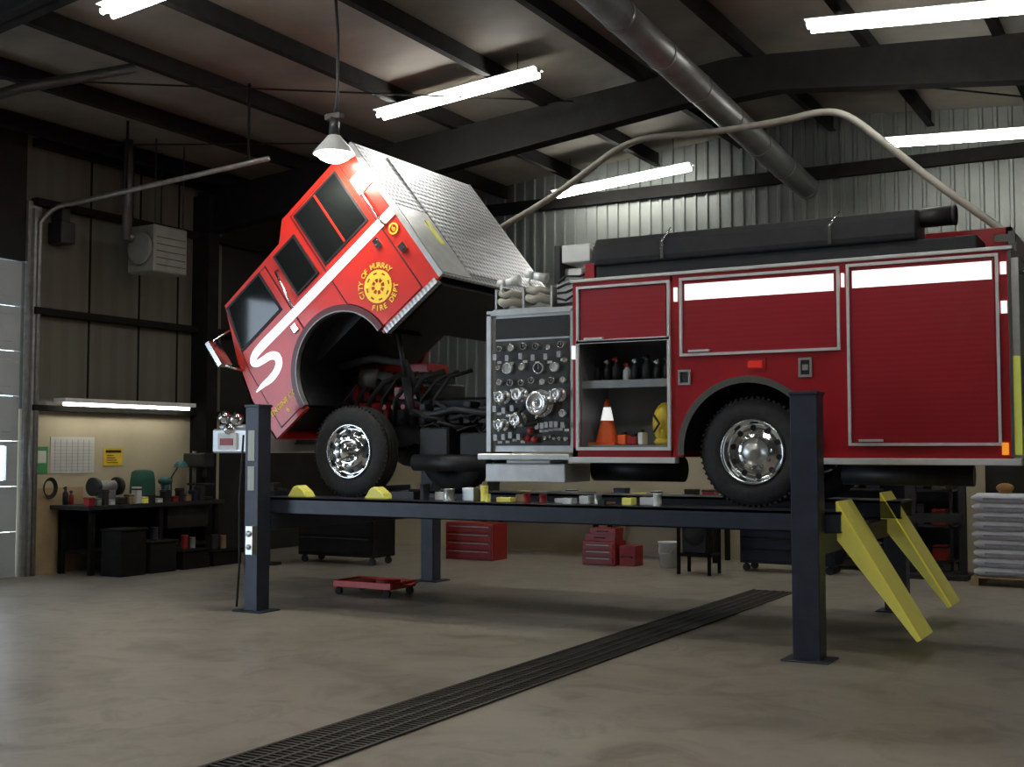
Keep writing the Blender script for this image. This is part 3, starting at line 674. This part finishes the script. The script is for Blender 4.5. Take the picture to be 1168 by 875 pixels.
d2 = B().prism([(-2.60, .9), (-2.45, 1.68), (-1.72, 1.68), (-1.72, .76)] + [p for p in arcp(.71, 1.8, 3.1, 8)] + [(-2.62, .08)], -.010, 0).done("door", RED, cab)
B().prism([(-2.615, .9), (-2.465, 1.695), (-1.705, 1.695), (-1.705, .75)] + [p for p in arcp(.70, 1.8, 3.1, 8)] + [(-2.635, .07)], -.004, 0).done("door_seam", gap, d2)
win(-1.02, -.34, 1.13, 1.83)
B().box(-.70, -.675, -.028, -.01, 1.13, 1.83).done("divider", RED, cab)
win(-1.52, -1.20, 1.13, 1.66); win(-2.40, -1.84, 1.15, 1.66, sk=.13)
def ribbon(b, pts, w, y0, y1):
    P = [Vector((p[0], p[1])) for p in pts]; L_ = []; R_ = []
    for i, p in enumerate(P):
        d = (P[min(i+1, len(P)-1)]-P[max(i-1, 0)]).normalized(); n = Vector((-d.y, d.x)); ww = w[i]/2
        L_.append(p+n*ww); R_.append(p-n*ww)
    for i in range(len(P)-1): b.prism([tuple(L_[i]), tuple(L_[i+1]), tuple(R_[i+1]), tuple(R_[i])], y0, y1)
def smooth(pts, w, k=5):
    P = [Vector((p[0], p[1], q)) for p, q in zip(pts, w)]; out = []
    for i in range(len(P)-1):
        p0, p1, p2, p3 = P[max(i-1, 0)], P[i], P[i+1], P[min(i+2, len(P)-1)]
        for j in range(k):
            t = j/k; out.append(.5*((2*p1)+(-p0+p2)*t+(2*p0-5*p1+4*p2-p3)*t*t+(-p0+3*p1-3*p2+p3)*t**3))
    out.append(P[-1]); return [(q.x, q.y) for q in out], [max(q.z, .004) for q in out]
# one continuous stripe: straight run, S-shaped return near the front corner
b = B()
sp, sw = smooth([(-.02, .965), (-.7, .968), (-1.4, .972), (-2.0, .98), (-2.25, .985), (-2.42, .975), (-2.50, .93), (-2.47, .875), (-2.37, .845), (-2.26, .815), (-2.195, .75), (-2.215, .67), (-2.30, .62), (-2.42, .605), (-2.54, .62), (-2.67, .62)],
                [.11, .11, .11, .11, .11, .10, .085, .08, .085, .09, .095, .095, .09, .085, .06, .015], 6)
ribbon(b, sp, sw, -.016, -.009)
b.done("reflective_stripe", REFL, cab, label="white reflective stripe ending in an S curve")
B().box(-.23, -.02, -.014, -.009, 1.40, 1.62).done("painted_glare_patch", REFL, cab)  # white patch painting lamp glare on the cab's upper rear corner, not a panel
b = B(); EC = Vector((-.66, 0, .44))
def arctext(b, s, r, a_mid, step, size, bottom=False):
    n = len(s)
    for i, ch in enumerate(s):
        if ch == ' ': continue
        if bottom: a = a_mid + (i-(n-1)/2)*step; rot = a + pi/2
        else: a = a_mid - (i-(n-1)/2)*step; rot = a - pi/2
        c = EC + Vector((r*math.cos(a), -.014, r*math.sin(a)))
        b.text(ch, size, Matrix.Translation(c) @ Matrix.Rotation(-rot, 4, 'Y') @ TX)
arctext(b, "CITY OF MURRAY", .228, pi/2, math.radians(12), .082)
arctext(b, "FIRE DEPT", .238, -pi/2, math.radians(13), .082, True)
b.done("door_lettering", GOLD, cab, label="gold lettering CITY OF MURRAY FIRE DEPT")
b = B()
b.ring((EC.x, EC.z), .155, .182, 0, 2*pi, -.016, -.010, 0, 32); b.ring((EC.x, EC.z), .085, .135, 0, 2*pi, -.015, -.010, 0, 32)
for i in range(8):
    a = i*pi/4
    p = [(EC.x+.10*math.cos(a-.25), EC.z+.10*math.sin(a-.25)), (EC.x+.185*math.cos(a-.22), EC.z+.185*math.sin(a-.22)), (EC.x+.17*math.cos(a), EC.z+.17*math.sin(a)), (EC.x+.185*math.cos(a+.22), EC.z+.185*math.sin(a+.22)), (EC.x+.10*math.cos(a+.25), EC.z+.10*math.sin(a+.25))]
    b.prism(p, -.017, -.010)
    b.prism([(EC.x+.03*math.cos(a), EC.z+.03*math.sin(a)), (EC.x+.09*math.cos(a-.14), EC.z+.09*math.sin(a-.14)), (EC.x+.09*math.cos(a+.14), EC.z+.09*math.sin(a+.14))], -.017, -.010)
b.ring((EC.x, EC.z), .0, .045, 0, 2*pi, -.016, -.010, 0, 16)
b.done("crest", GOLD, cab, label="gold fire department cross badge")
b = B(); b.ring((-.13, .80), .045, .065, 0, 2*pi, -.016, -.009, 0, 24); b.text("6", .09, Matrix.Translation((-.13, -.012, .80)) @ TX); b.done("unit_number", GOLD, cab)
b = B(); b.text("ENGINE CO", .085, Matrix.Translation((-2.43, -.014, .27)) @ TX); b.brk(); b.text("6", .085, Matrix.Translation((-2.43, -.014, .17)) @ TX); b.done("door_lettering", GOLD, cab)
b = B(); b.box(-.20, -.12, -.03, 0, .50, .60); b.box(-.185, -.135, -.036, -.03, .52, .58, 1); b.done("socket_plate", [CHROME, DARK], cab)
b = B(); b.box(-.42, -.34, -.03, 0, .76, .88); b.box(-.41, -.35, -.045, -.03, .80, .84); b.done("door_handle", CHROME, cab, bev=.006)
b = B(); b.box(-1.84, -1.76, -.03, 0, .78, .88); b.done("door_handle", CHROME, cab, bev=.006)
b = B(); b.tube([(-1.66, -.005, 1.0), (-1.66, -.06, 1.03), (-1.60, -.06, 1.5), (-1.60, -.005, 1.53)], .014); b.brk(); b.tube([(-.18, -.005, .9), (-.18, -.06, .93), (-.18, -.06, 1.35), (-.18, -.005, 1.38)], .014); b.done("grab_rail", CHROME, cab)
b = B(); b.tube([(-2.55, -.01, 1.45), (-2.72, -.16, 1.42), (-2.74, -.18, 1.05), (-2.68, -.01, .95)], .014); b.cbox((-2.73, -.19, 1.22), (.06, .18, .34)); b.done("side_mirror", CHROME, cab)
b = B(); b.box(-2.84, -2.79, .08, .42, .2, .42); b.done("headlight", REFL, cab)

# ------------------------------------------------------------------ things inside the open compartment
ZS = 2.387
def bottle(x, y, z, h, r, m, mcap, name, label, cat, grp):
    b = B(); b.lathe((x, y, z), [(0, 0), (r, .003), (r, h*.62), (r*.45, h*.74), (r*.4, h*.8)], n=16)
    b.lathe((x, y, z), [(r*.5, h*.8), (r*.5, h*.97), (0, h)], n=12, m=1); b.box(x-r*.9, x+r*.3, y-.012, y+.012, z+h*.86, z+h*.94, 1)
    b.done(name, [m, mcap], label=label, cat=cat, group=grp)
for i, (x, h, r) in enumerate(((-5.06, .20, .035), (-4.97, .24, .04), (-4.86, .26, .045), (-4.76, .2, .04), (-4.66, .24, .035), (-4.55, .27, .05), (-4.43, .22, .035), (-4.34, .25, .04))):
    m = [BLACK, DARK, BLACK, WHITE, BLACK, BLACK, DARK, BLACK][i]; mc = [DARK, ALU, TRED, TRED, ALU, DARK, ALU, DARK][i]
    bottle(x, 10.58+.03*(i % 2), ZS, h, r, m, mc, "spray_bottle", "white spray bottle with red cap on the truck shelf" if i == 3 else "dark spray bottle on the truck shelf", "bottle", "bottles on the truck shelf")
b = B(); z0 = 1.787
b.box(-5.13, -4.85, 10.5, 10.78, z0, z0+.025); b.lathe((-4.99, 10.64, z0), [(.115, .02), (.085, .14)], n=28); b.lathe((-4.99, 10.64, z0), [(.085, .14), (.063, .24)], n=28, m=0)
b.lathe((-4.99, 10.64, z0), [(.063, .24), (.036, .37)], n=28, m=1); b.lathe((-4.99, 10.64, z0), [(.036, .37), (.022, .45), (0, .455)], n=28, m=0)
b.done("traffic_cone", [ORANGE, REFL], label="orange traffic cone with white reflective band", cat="traffic cone")
b = B(); b.ball((-4.36, 10.62, z0+.205), .205, 0, 20, (.62, .7, 1)); b.lathe((-4.36, 10.62, z0), [(0, 0), (.1, 0), (.12, .03), (.1, .06)], n=20); b.tube([(-4.42, 10.46, z0+.12), (-4.36, 10.45, z0+.2), (-4.42, 10.46, z0+.28)], .012, 8, 1)
b.done("yellow_canister", [mat("yellow_plastic", (.70, .50, .03), .5), DARK], label="rounded yellow plastic container on the compartment floor", cat="container")
for i, (x, w, h, m) in enumerate(((-4.80, .09, .10, ORANGE), (-4.69, .1, .08, TRED), (-4.60, .05, .12, WHITE))):
    b = B(); b.box(x-w/2, x+w/2, 10.55, 10.68, z0, z0+h); b.box(x-w/4, x+w/4, 10.59, 10.64, z0+h, z0+h+.03, 1); b.done("supply_case", [m, BLACK], label="small coloured supply case in the compartment", cat="case", group="cases in the truck compartment", bev=.008)

# ------------------------------------------------------------------ things on the runway
def can(x, y, z, r, h, m, name="paint_can", label="small metal can standing on the lift runway", grp="cans on the lift runway"):
    b = B(); b.lathe((x, y, z), [(0, 0), (r, 0), (r, h*.06), (r*.96, h*.08), (r*.96, h*.92), (r, h*.94), (r, h), (r*.9, h), (r*.9, h*.96), (0, h*.96)], n=18)
    b.done(name, m, label=label, cat="can", group=grp)
RZ = 1.221
rg = random.Random(5)
x = -7.28; i = 0
while x < -4.25:
    m = rg.choice((WHITE, STEEL, YEL, BROWN, TRED, DARK, ALU, WHITE, BLACK, DARK)); y = 10.22+.06*(i % 3); big = x < -6.2
    kind = rg.choice((0, 1, 1, 2))
    if kind == 0:
        r = rg.choice((.04, .05, .06) if big else (.03, .04)); can(x+r, y, RZ, r, rg.uniform(.10, .19) if big else rg.uniform(.07, .12), m); x += r*2+rg.uniform(.02, .07)
    elif kind == 1:
        w = rg.choice((.14, .2, .28) if big else (.10, .16)); h = rg.uniform(.05, .14) if big else rg.uniform(.03, .08)
        b = B(); b.box(x, x+w, y, y+.12, RZ, RZ+h); b.box(x+w*.3, x+w*.7, y+.03, y+.07, RZ+h, RZ+h+.012, 1)
        b.done("parts_box", [m, BLACK], label="small parts box lying on the lift runway", cat="box", group="boxes on the lift runway", bev=.004); x += w+rg.uniform(.02, .06)
    else:
        l = rg.uniform(.12, .24)
        b = B(); b.cyl((x, y, RZ+.016), (x+l, y+.04, RZ+.016), .015, n=10); b.box(x-.02, x+.05, y-.035, y+.035, RZ+.0, RZ+.05, 1)
        b.done("hammer", [BROWN, DARK], label="short handled hammer lying on the lift runway", cat="tool", group="hand tools on the lift runway"); x += l+.06
    i += 1
for x, y in ((-8.55, 10.22), (-7.50, 10.22)):
    b = B(); b.prism([(x-.14, RZ), (x+.14, RZ), (x+.10, RZ+.06), (x+.0, RZ+.13), (x-.06, RZ+.11)], y, y+.16); b.done("wheel_chock", YEL, label="yellow wheel chock on the lift runway", cat="wheel chock", group="wheel chocks on the lift", bev=.01)

# ------------------------------------------------------------------ left wall work area
T = thing("workbench", (-13.55, 12.95, 0), "steel workbench with dark top along the board wall", "workbench")
B().box(-13.95, -13.15, 11.35, 14.0, .90, .96).done("bench_top", DARK, T, bev=.006)
for y in (11.45, 12.7, 13.85):
    for x in (-13.88, -13.28): B().box(x, x+.07, y, y+.07, 0, .90).done("leg", IRON, T)
B().box(-13.9, -13.25, 11.5, 13.9, .28, .32).done("lower_shelf", IRON, T)
b = B(); b.box(-13.9, -13.3, 12.95, 13.8, .55, .9); b.done("drawer_box", DARK, T, bev=.01)
B().box(-13.86, -13.82, 11.45, 13.9, .32, .88).done("back_panel", IRON, T)
T = thing("bench_light", (-13.75, 12.55, 2.36), "fluorescent task light mounted above the workbench", "light fixture")
B().box(-13.85, -13.6, 11.3, 13.8, 2.40, 2.46).done("housing", WHITE, T); B().cyl((-13.7, 11.35, 2.375), (-13.7, 13.75, 2.375), .022, n=10).done("tube", LAMPW, T)
b = B()
for y in (11.5, 13.6): b.box(-14, -13.8, y, y+.04, 2.42, 2.44); b.brk()
b.done("bracket", IRON, T)
b = B(); b.box(-14, -13.985, 11.38, 12.15, 1.40, 1.92)
for i in range(9): b.box(-13.986, -13.982, 11.42, 12.11, 1.44+i*.048, 1.444+i*.048, 1)
for i in range(7): b.box(-13.986, -13.982, 11.45+i*.1, 11.454+i*.1, 1.42, 1.88, 1)
b.done("wall_chart", [PAPER, STEEL], label="white paper chart with ruled grid on the wall", cat="poster")
b = B(); b.box(-14, -13.985, 12.33, 12.68, 1.50, 1.76); b.box(-13.986, -13.982, 12.36, 12.65, 1.69, 1.73, 1)
for i in range(4): b.box(-13.986, -13.982, 12.38, 12.6-.03*i, 1.54+i*.035, 1.55+i*.035, 1)
b.done("safety_sign", [mat("sign_yellow", (.75, .50, .03), .6), BLACK], label="yellow safety sign on the board wall", cat="sign")
b = B(); b.box(-14, -13.98, 11.13, 11.33, 1.40, 1.78); b.box(-13.981, -13.976, 11.16, 11.3, 1.55, 1.72, 1); b.done("green_notice", [mat("notice_green", (.05, .25, .08), .6), PAPER], label="green notice board on the wall", cat="sign")
b = B(); b.box(-13.999, -13.97, 11.14, 11.95, 0.002, 1.2); b.done("plywood_sheet", WOOD, label="sheet of bare plywood against the wall", cat="plywood")
b = B()
for k in range(4):
    b.tube([(-13.93+.012*k, 11.32+.09*math.cos(a)*(1+.08*k), 1.2+.11*math.sin(a)*(1+.1*k)) for a in [2*pi*i/18 for i in range(19)]], .009, 6)
b.done("hanging_cord", RUBBER, label="coiled black cord hanging on the wall", cat="cord")
ZB = .962
T = thing("bench_grinder", (-13.5, 11.95, ZB), "grey bench grinder with two wheels on the bench", "bench grinder")
B().cyl((-13.5, 11.80, ZB+.25), (-13.5, 12.10, ZB+.25), .085, n=20).box(-13.6, -13.4, 11.85, 12.05, ZB, ZB+.2).done("motor", STEEL, T, bev=.01)
for y in (11.70, 12.12): B().cyl((-13.5, y, ZB+.25), (-13.5, y+.07, ZB+.25), .13, n=24).done("grinding_wheel", DARK, T)
b = B(); b.lathe((-13.55, 12.68, ZB), [(0, 0), (.2, .0), (.19, .1), (.18, .32), (.16, .44), (.12, .47), (0, .48)], n=20); b.done("cloth_cover", GREEN, label="green cloth cover draped over a bench machine", cat="cover")
b = B(); b.box(-13.65, -13.35, 12.98, 13.18, ZB, ZB+.08); b.cyl((-13.5, 13.08, ZB+.08), (-13.5, 13.08, ZB+.26), .06); b.ball((-13.5, 13.08, ZB+.3), .1, sz=(1, 1.2, .7)); b.done("bench_sander", TEAL, label="teal bench machine on the workbench", cat="machine")
T = thing("drill_press", (-13.55, 13.8, ZB), "dark bench drill press", "drill press")
B().box(-13.7, -13.35, 13.65, 13.95, ZB, ZB+.04).done("base", DARK, T, bev=.01); B().cyl((-13.62, 13.8, ZB+.04), (-13.62, 13.8, ZB+.75), .03).done("column", STEEL, T)
B().box(-13.75, -13.3, 13.68, 13.92, ZB+.5, ZB+.72).cyl((-13.4, 13.8, ZB+.34), (-13.4, 13.8, ZB+.5), .03).done("head", DARK, T, bev=.02)
B().box(-13.65, -13.3, 13.68, 13.92, ZB+.22, ZB+.25).done("table", DARK, T)
T = thing("desk_lamp", (-13.7, 13.4, ZB), "green shaded swing arm lamp on the bench", "lamp")
B().tube([(-13.7, 13.4, ZB), (-13.7, 13.4, ZB+.35), (-13.6, 13.5, ZB+.58)], .012).done("arm", DARK, T)
B().lathe((-13.6, 13.5, ZB+.5), [(.12, 0), (.1, .05), (.04, .1), (0, .11)], n=18).done("lamp_shade", TEAL, T)
for i, (y, w, h, m) in enumerate(((11.43, .1, .12, TRED), (12.28, .09, .24, WHITE), (12.41, .09, .09, YEL), (13.26, .11, .1, BROWN), (13.40, .09, .16, NAVY2), (11.56, .08, .1, STEEL), (11.68, .09, .22, BLACK), (11.80, .08, .07, WHITE), (12.0, .12, .10, DARK), (12.14, .08, .14, BROWN), (12.54, .1, .12, DARK), (12.68, .1, .06, WHITE), (12.84, .12, .18, BLACK), (13.0, .1, .08, TRED), (13.12, .08, .2, DARK), (13.54, .12, .22, DARK))):
    b = B(); b.box(-13.30, -13.18, y-w/2, y+w/2, ZB, ZB+h); b.box(-13.31, -13.17, y-w/2-.005, y+w/2+.005, ZB+h*.8, ZB+h*.9, 1)
    b.done("parts_box", [m, BLACK], label="small parts box on the workbench", cat="box", group="boxes on the workbench", bev=.006)
for i, (y, h, r, m) in enumerate(((11.48, .26, .04, DARK), (11.58, .2, .035, TRED), (12.33, .28, .04, NAVY2), (12.93, .30, .04, BLACK), (13.30, .24, .035, WHITE))):
    bottle(-13.78, y, ZB, h, r, m, BLACK, "oil_bottle", "plastic oil bottle at the back of the workbench", "bottle", "bottles on the workbench")
for i, (y, w, h, xx) in enumerate(((11.75, .45, .62, -13.1), (12.3, .5, .42, -13.1), (12.95, .55, .25, -13.1), (13.6, .6, .2, -13.1))):
    b = B(); b.box(xx, xx+.4, y-w/2, y+w/2, 0, h); b.box(xx-.02, xx+.42, y-w/2-.02, y+w/2+.02, h, h+.03); b.done("storage_bin", IRON, label="black storage bin beside the workbench", cat="bin", group="bins by the bench", bev=.01)
for i, (y, h, r, m) in enumerate(((12.9, .2, .05, TRED), (13.05, .16, .05, STEEL), (13.5, .22, .06, DARK), (13.7, .2, .05, BROWN), (12.3, .18, .06, NAVY2))):
    z_ = .282 if i < 2 else (.232 if i < 4 else .452)
    can(-12.9, y, z_, r, h, m, "storage_jar", "metal jar resting on a storage bin", "jars on the storage bins")
B().cyl((-12.2, 13.9, 0), (-12.2, 13.9, 1.0), .05).box(-12.45, -11.95, 13.75, 14.05, 1.0, 1.06).box(-12.4, -12.0, 13.8, 14.0, 0, .04).done("vise_stand", DARK, label="dark pedestal vise stand by the workbench", cat="stand")
b = B(); b.box(-12.4, -12.15, 13.83, 13.97, 1.065, 1.2); b.box(-12.1, -12.0, 13.81, 13.99, 1.065, 1.24); b.cyl((-12.15, 13.9, 1.14), (-11.9, 13.9, 1.14), .025); b.cyl((-11.9, 13.8, 1.14), (-11.9, 14.0, 1.14), .01); b.done("bench_vise", DARK, label="heavy dark vise on a pedestal", cat="vise", bev=.01)

# ------------------------------------------------------------------ things below and behind the truck
def toolcart(x, y, w, d, h, mbody, name, label, cat, nd=4, casters=True, mh=None):
    T = thing(name, (x, y, 0), label, cat)
    z0 = .12 if casters else 0
    B().box(x-w/2, x+w/2, y-d/2, y+d/2, z0, h).done("body", mbody, T, bev=.01)
    dh = (h-z0-.06)/nd
    for i in range(nd):
        z = z0+.03+i*dh
        dr = B().box(x-w/2+.03, x+w/2-.03, y-d/2-.02, y-d/2, z+.01, z+dh-.01).done("drawer", mbody, T, bev=.005)
        B().box(x-w/2+.08, x+w/2-.08, y-d/2-.035, y-d/2-.02, z+dh-.035, z+dh-.02).done("handle", mh or STEEL, dr)
    if casters:
        for sx in (-1, 1):
            for sy in (-1, 1):
                cx, cy = x+sx*(w/2-.08), y+sy*(d/2-.07)
                B().cyl((cx, cy-.02, .055), (cx, cy+.02, .055), .055, n=16).box(cx-.02, cx+.02, cy-.03, cy+.03, .06, .12).done("caster", DARK, T)
    return T
toolcart(-11.35, 14.75, 1.45, .55, .72, IRON, "tool_cart", "low black rolling tool cart with drawers", "tool cart", 2, mh=DARK)
b = B(); b.box(-11.9, -11.4, 14.6, 14.9, .725, .84); b.tube([(-11.85, 14.75, .84), (-11.85, 14.75, .91), (-11.45, 14.75, .91), (-11.45, 14.75, .84)], .012); b.done("portable_toolbox", STEEL, label="small grey toolbox on the black cart", cat="toolbox", bev=.01)
toolcart(-9.95, 16.3, .88, .45, .58, TRED, "tool_chest", "red metal tool chest with drawers on the floor", "tool chest", 4, False)
toolcart(-7.8, 16.5, .55, .4, .36, TRED, "tool_chest", "small red tool chest below stacked red cases", "tool chest", 3, False)
for i, (x, z, w, h) in enumerate(((-7.8, .362, .5, .10), (-7.75, .464, .42, .09), (-7.35, .002, .25, .3))):
    b = B(); b.box(x-w/2, x+w/2, 16.35, 16.65, z, z+h); b.tube([(x-.08, 16.34, z+h*.4), (x-.08, 16.31, z+h*.5), (x+.08, 16.31, z+h*.5), (x+.08, 16.34, z+h*.4)], .008, 6, 1); b.done("tool_case", [TRED, DARK], label="flat red tool case by the small chest", cat="case", group="stacked red cases", bev=.01)
b = B(); b.lathe((-6.75, 16.5, 0), [(0, .01), (.12, 0), (.15, .35), (.16, .36), (.16, .38), (.145, .38), (.115, .03), (0, .03)], n=24); b.tube([(-6.90, 16.5, .34), (-6.83, 16.32, .22), (-6.67, 16.32, .22), (-6.60, 16.5, .34)], .006, 6); b.done("bucket", WHITE, label="white plastic bucket on the floor", cat="bucket")
T = thing("equipment_stand", (-6.05, 15.9, 0), "dark open steel equipment stand on the floor", "stand")
b = B()
for x in (-6.3, -5.85):
    for y in (15.7, 16.1): b.box(x, x+.04, y, y+.04, 0, 1.05); b.brk()
b.done("leg", IRON, T)
b = B(); b.box(-6.3, -5.81, 15.7, 16.14, 1.05, 1.09); b.brk(); b.box(-6.3, -5.81, 15.7, 16.14, .25, .29); b.done("shelf_board", IRON, T)
b = B(); b.box(-6.24, -5.88, 15.75, 16.08, .292, .8); b.lathe((-6.06, 15.75, .55), [(0, -.02), (.14, -.02), (.15, 0)], (0, 1, 0)); b.done("compressor_unit", BLACK, label="black boxed compressor unit on the stand", cat="compressor", bev=.015)
toolcart(-5.0, 16.8, 1.35, .5, .85, NAVY2, "tool_cabinet", "dark blue tool cabinet near the back wall", "tool cabinet", 4, mh=DARK)
T = thing("back_workbench", (-8.0, 17.75, 0), "long dark workbench along the back wall", "workbench")
B().box(-10.6, -6.3, 17.4, 18.1, .86, .92).done("bench_top", DARK, T)
for x in (-10.55, -8.45, -6.42): B().box(x, x+.07, 17.45, 17.52, 0, .86).brk().box(x, x+.07, 18.0, 18.07, 0, .86).done("leg", IRON, T)
for i in range(14):
    x = -10.4+i*.3; h = random.choice((.12, .2, .28, .16)); w = random.choice((.12, .18, .2)); m = random.choice((TRED, WHITE, BROWN, DARK, YEL, NAVY2, ALU))
    b = B(); b.box(x-w/2, x+w/2, 17.5, 17.7, .922, .922+h); b.box(x-w/2-.006, x+w/2+.006, 17.494, 17.706, .922+h*.82, .922+h*.95, 1); b.done("supply_box", [m, BLACK], label="assorted supply box on the back bench", cat="box", group="boxes on the back workbench", bev=.005)
T = thing("floor_dolly", (-8.62, 11.75, 0), "low red rolling tray dolly on the floor", "dolly")
b = B(); b.box(-9.05, -8.2, 11.5, 11.53, .09, .17); b.box(-9.05, -8.2, 12.0, 12.03, .09, .17); b.box(-9.05, -9.02, 11.53, 12.0, .09, .17); b.box(-8.23, -8.2, 11.53, 12.0, .09, .17); b.done("frame", RED, T, bev=.006)
B().box(-9.02, -8.23, 11.53, 12.0, .09, .11).done("tray", STEEL, T)
b = B(); b.box(-8.95, -8.6, 11.6, 11.9, .11, .16); b.cyl((-8.55, 11.7, .15), (-8.3, 11.85, .15), .03); b.done("jack_plate", TRED, T)
for x in (-8.98, -8.27):
    for y in (11.53, 12.0): B().cyl((x, y-.02, .045), (x, y+.02, .045), .045, n=16).box(x-.02, x+.02, y-.025, y+.025, .045, .095).done("caster", RUBBER, T)
B().tube([(-8.2, 11.75, .13), (-8.05, 11.72, .15), (-7.95, 11.70, .19)], .014).done("handle", RED, T)
T = thing("pallet", (-1.7, 16.7, 0), "wooden pallet carrying white sacks", "pallet")
b = B()
for i in range(6): b.box(-2.5, -.8, 16.25+i*.17, 16.36+i*.17, .10, .12)
b.done("deck", WOOD, T)
b = B()
for x in (-2.5, -1.7, -.9): b.box(x, x+.09, 16.25, 17.21, 0, .10); b.brk()
b.done("stringer", WOOD, T)
def sack(x, y, z, w, d, h, rz):
    b = B(); m_ = 6; vs = []; fs = []
    for j in range(m_+1):
        t = -1+2*j/m_; s = max((1-abs(t)**4)**.5, .82) if abs(t) < 1 else .82
        for k in range(24):
            a = 2*pi*k/24; c, s_ = math.cos(a), math.sin(a); e = .4
            wob = 1+.02*math.sin(3*a+x*9+z*17)
            px = math.copysign(abs(c)**e, c)*w/2*s*wob; py = math.copysign(abs(s_)**e, s_)*d/2*s*wob
            vs.append((px, py, t*h/2))
    for j in range(m_):
        for k in range(24): fs.append((j*24+k, j*24+(k+1) % 24, (j+1)*24+(k+1) % 24, (j+1)*24+k))
    fs.append(tuple(range(24))[::-1]); fs.append(tuple(m_*24+k for k in range(24)))
    M = Matrix.Translation((x, y, z+h/2)) @ Matrix.Rotation(rz, 4, 'Z')
    b.add(vs, fs, 0, True, M)
    b.box(-w*.3, w*.3, -d/2-.004, -d/2+.01, -h*.14, h*.06, 1, M)
    return b
for l in range(9):
    for i in range(2):
        sack(-2.10+.83*i+random.uniform(-.012, .012), 16.48, .121+l*.117, .78, .42, .1165, random.uniform(-.02, .02)).done("salt_sack", [BAG, BAGP], label="white plastic sack stacked on the pallet", cat="sack", group="white sacks on the pallet")
T = thing("shelving_unit", (-4.0, 17.75, 0), "dark steel shelving unit against the back wall", "shelf")
b = B()
for x in (-4.75, -2.95):
    for y in (17.45, 18.05): b.box(x, x+.04, y, y+.04, 0, 1.75); b.brk()
b.done("upright", DARK, T)
for z in (.15, .65, 1.15, 1.65): B().box(-4.75, -2.91, 17.45, 18.09, z, z+.03).done("shelf_board", DARK, T)
B().box(-4.75, -2.91, 18.095, 18.11, .1, 1.75).done("back_panel", DARK, T)
for i in range(18):
    x = -4.6+(i % 6)*.3; z = (.182, .682, 1.182)[i//6]; h = random.choice((.15, .22, .3)); m = random.choice((DARK, BROWN, NAVY2, BLACK, STEEL, TRED))
    b = B(); b.box(x-.1, x+.1, 17.52, 17.8, z, z+h); b.box(x-.105, x+.105, 17.515, 17.805, z+h*.8, z+h*.92, 1); b.done("storage_box", [m, BLACK], label="dark storage box on the steel shelf", cat="box", group="boxes on the shelving unit", bev=.006)
T = thing("shop_press", (-3.0, 17.0, 0), "dark steel shop press frame near the sacks", "press")
b = B()
for x in (-3.4, -2.75): b.box(x, x+.09, 16.95, 17.05, 0, 1.7); b.brk()
b.done("upright", DARK, T)
B().box(-3.4, -2.66, 16.93, 17.07, 1.55, 1.70).done("top_beam", DARK, T); B().box(-3.35, -2.7, 16.9, 17.1, .75, .87).done("press_bed", DARK, T)
B().cyl((-3.03, 17, 1.2), (-3.03, 17, 1.55), .06).done("ram", STEEL, T); B().box(-3.45, -2.62, 16.7, 17.3, 0, .06).done("base", DARK, T)
B().box(-2.55, -1.2, 18.0, 18.1, 0, 2.2).done("dark_board", DKW, label="tall dark board leaning against the back wall", cat="board")
b = B(); b.ball((-2.1, 16.5, 1.245), .085, sz=(1.3, 1, .75)); b.cyl((-2.1, 16.5, 1.178), (-2.1, 16.5, 1.20), .08); b.done("orange_container", mat("orange_plastic", (.28, .14, .04), .6), label="round brownish orange plastic container on the sacks", cat="container")

# ------------------------------------------------------------------ daylight
w = bpy.data.worlds.new("world"); scene.world = w; w.use_nodes = True
bg = w.node_tree.nodes["Background"]; bg.inputs[0].default_value = (.68, .83, 1, 1); bg.inputs[1].default_value = 6.5
pa = bpy.data.lights.new("sky_portal", 'AREA'); pa.shape = 'RECTANGLE'; pa.size = 4.6; pa.size_y = 4.3; pa.cycles.is_portal = True
po = bpy.data.objects.new("sky_portal", pa); po.location = (XL-.1, 3.0, 2.2); po.rotation_euler = (pi/2, 0, -pi/2); scene.collection.objects.link(po)
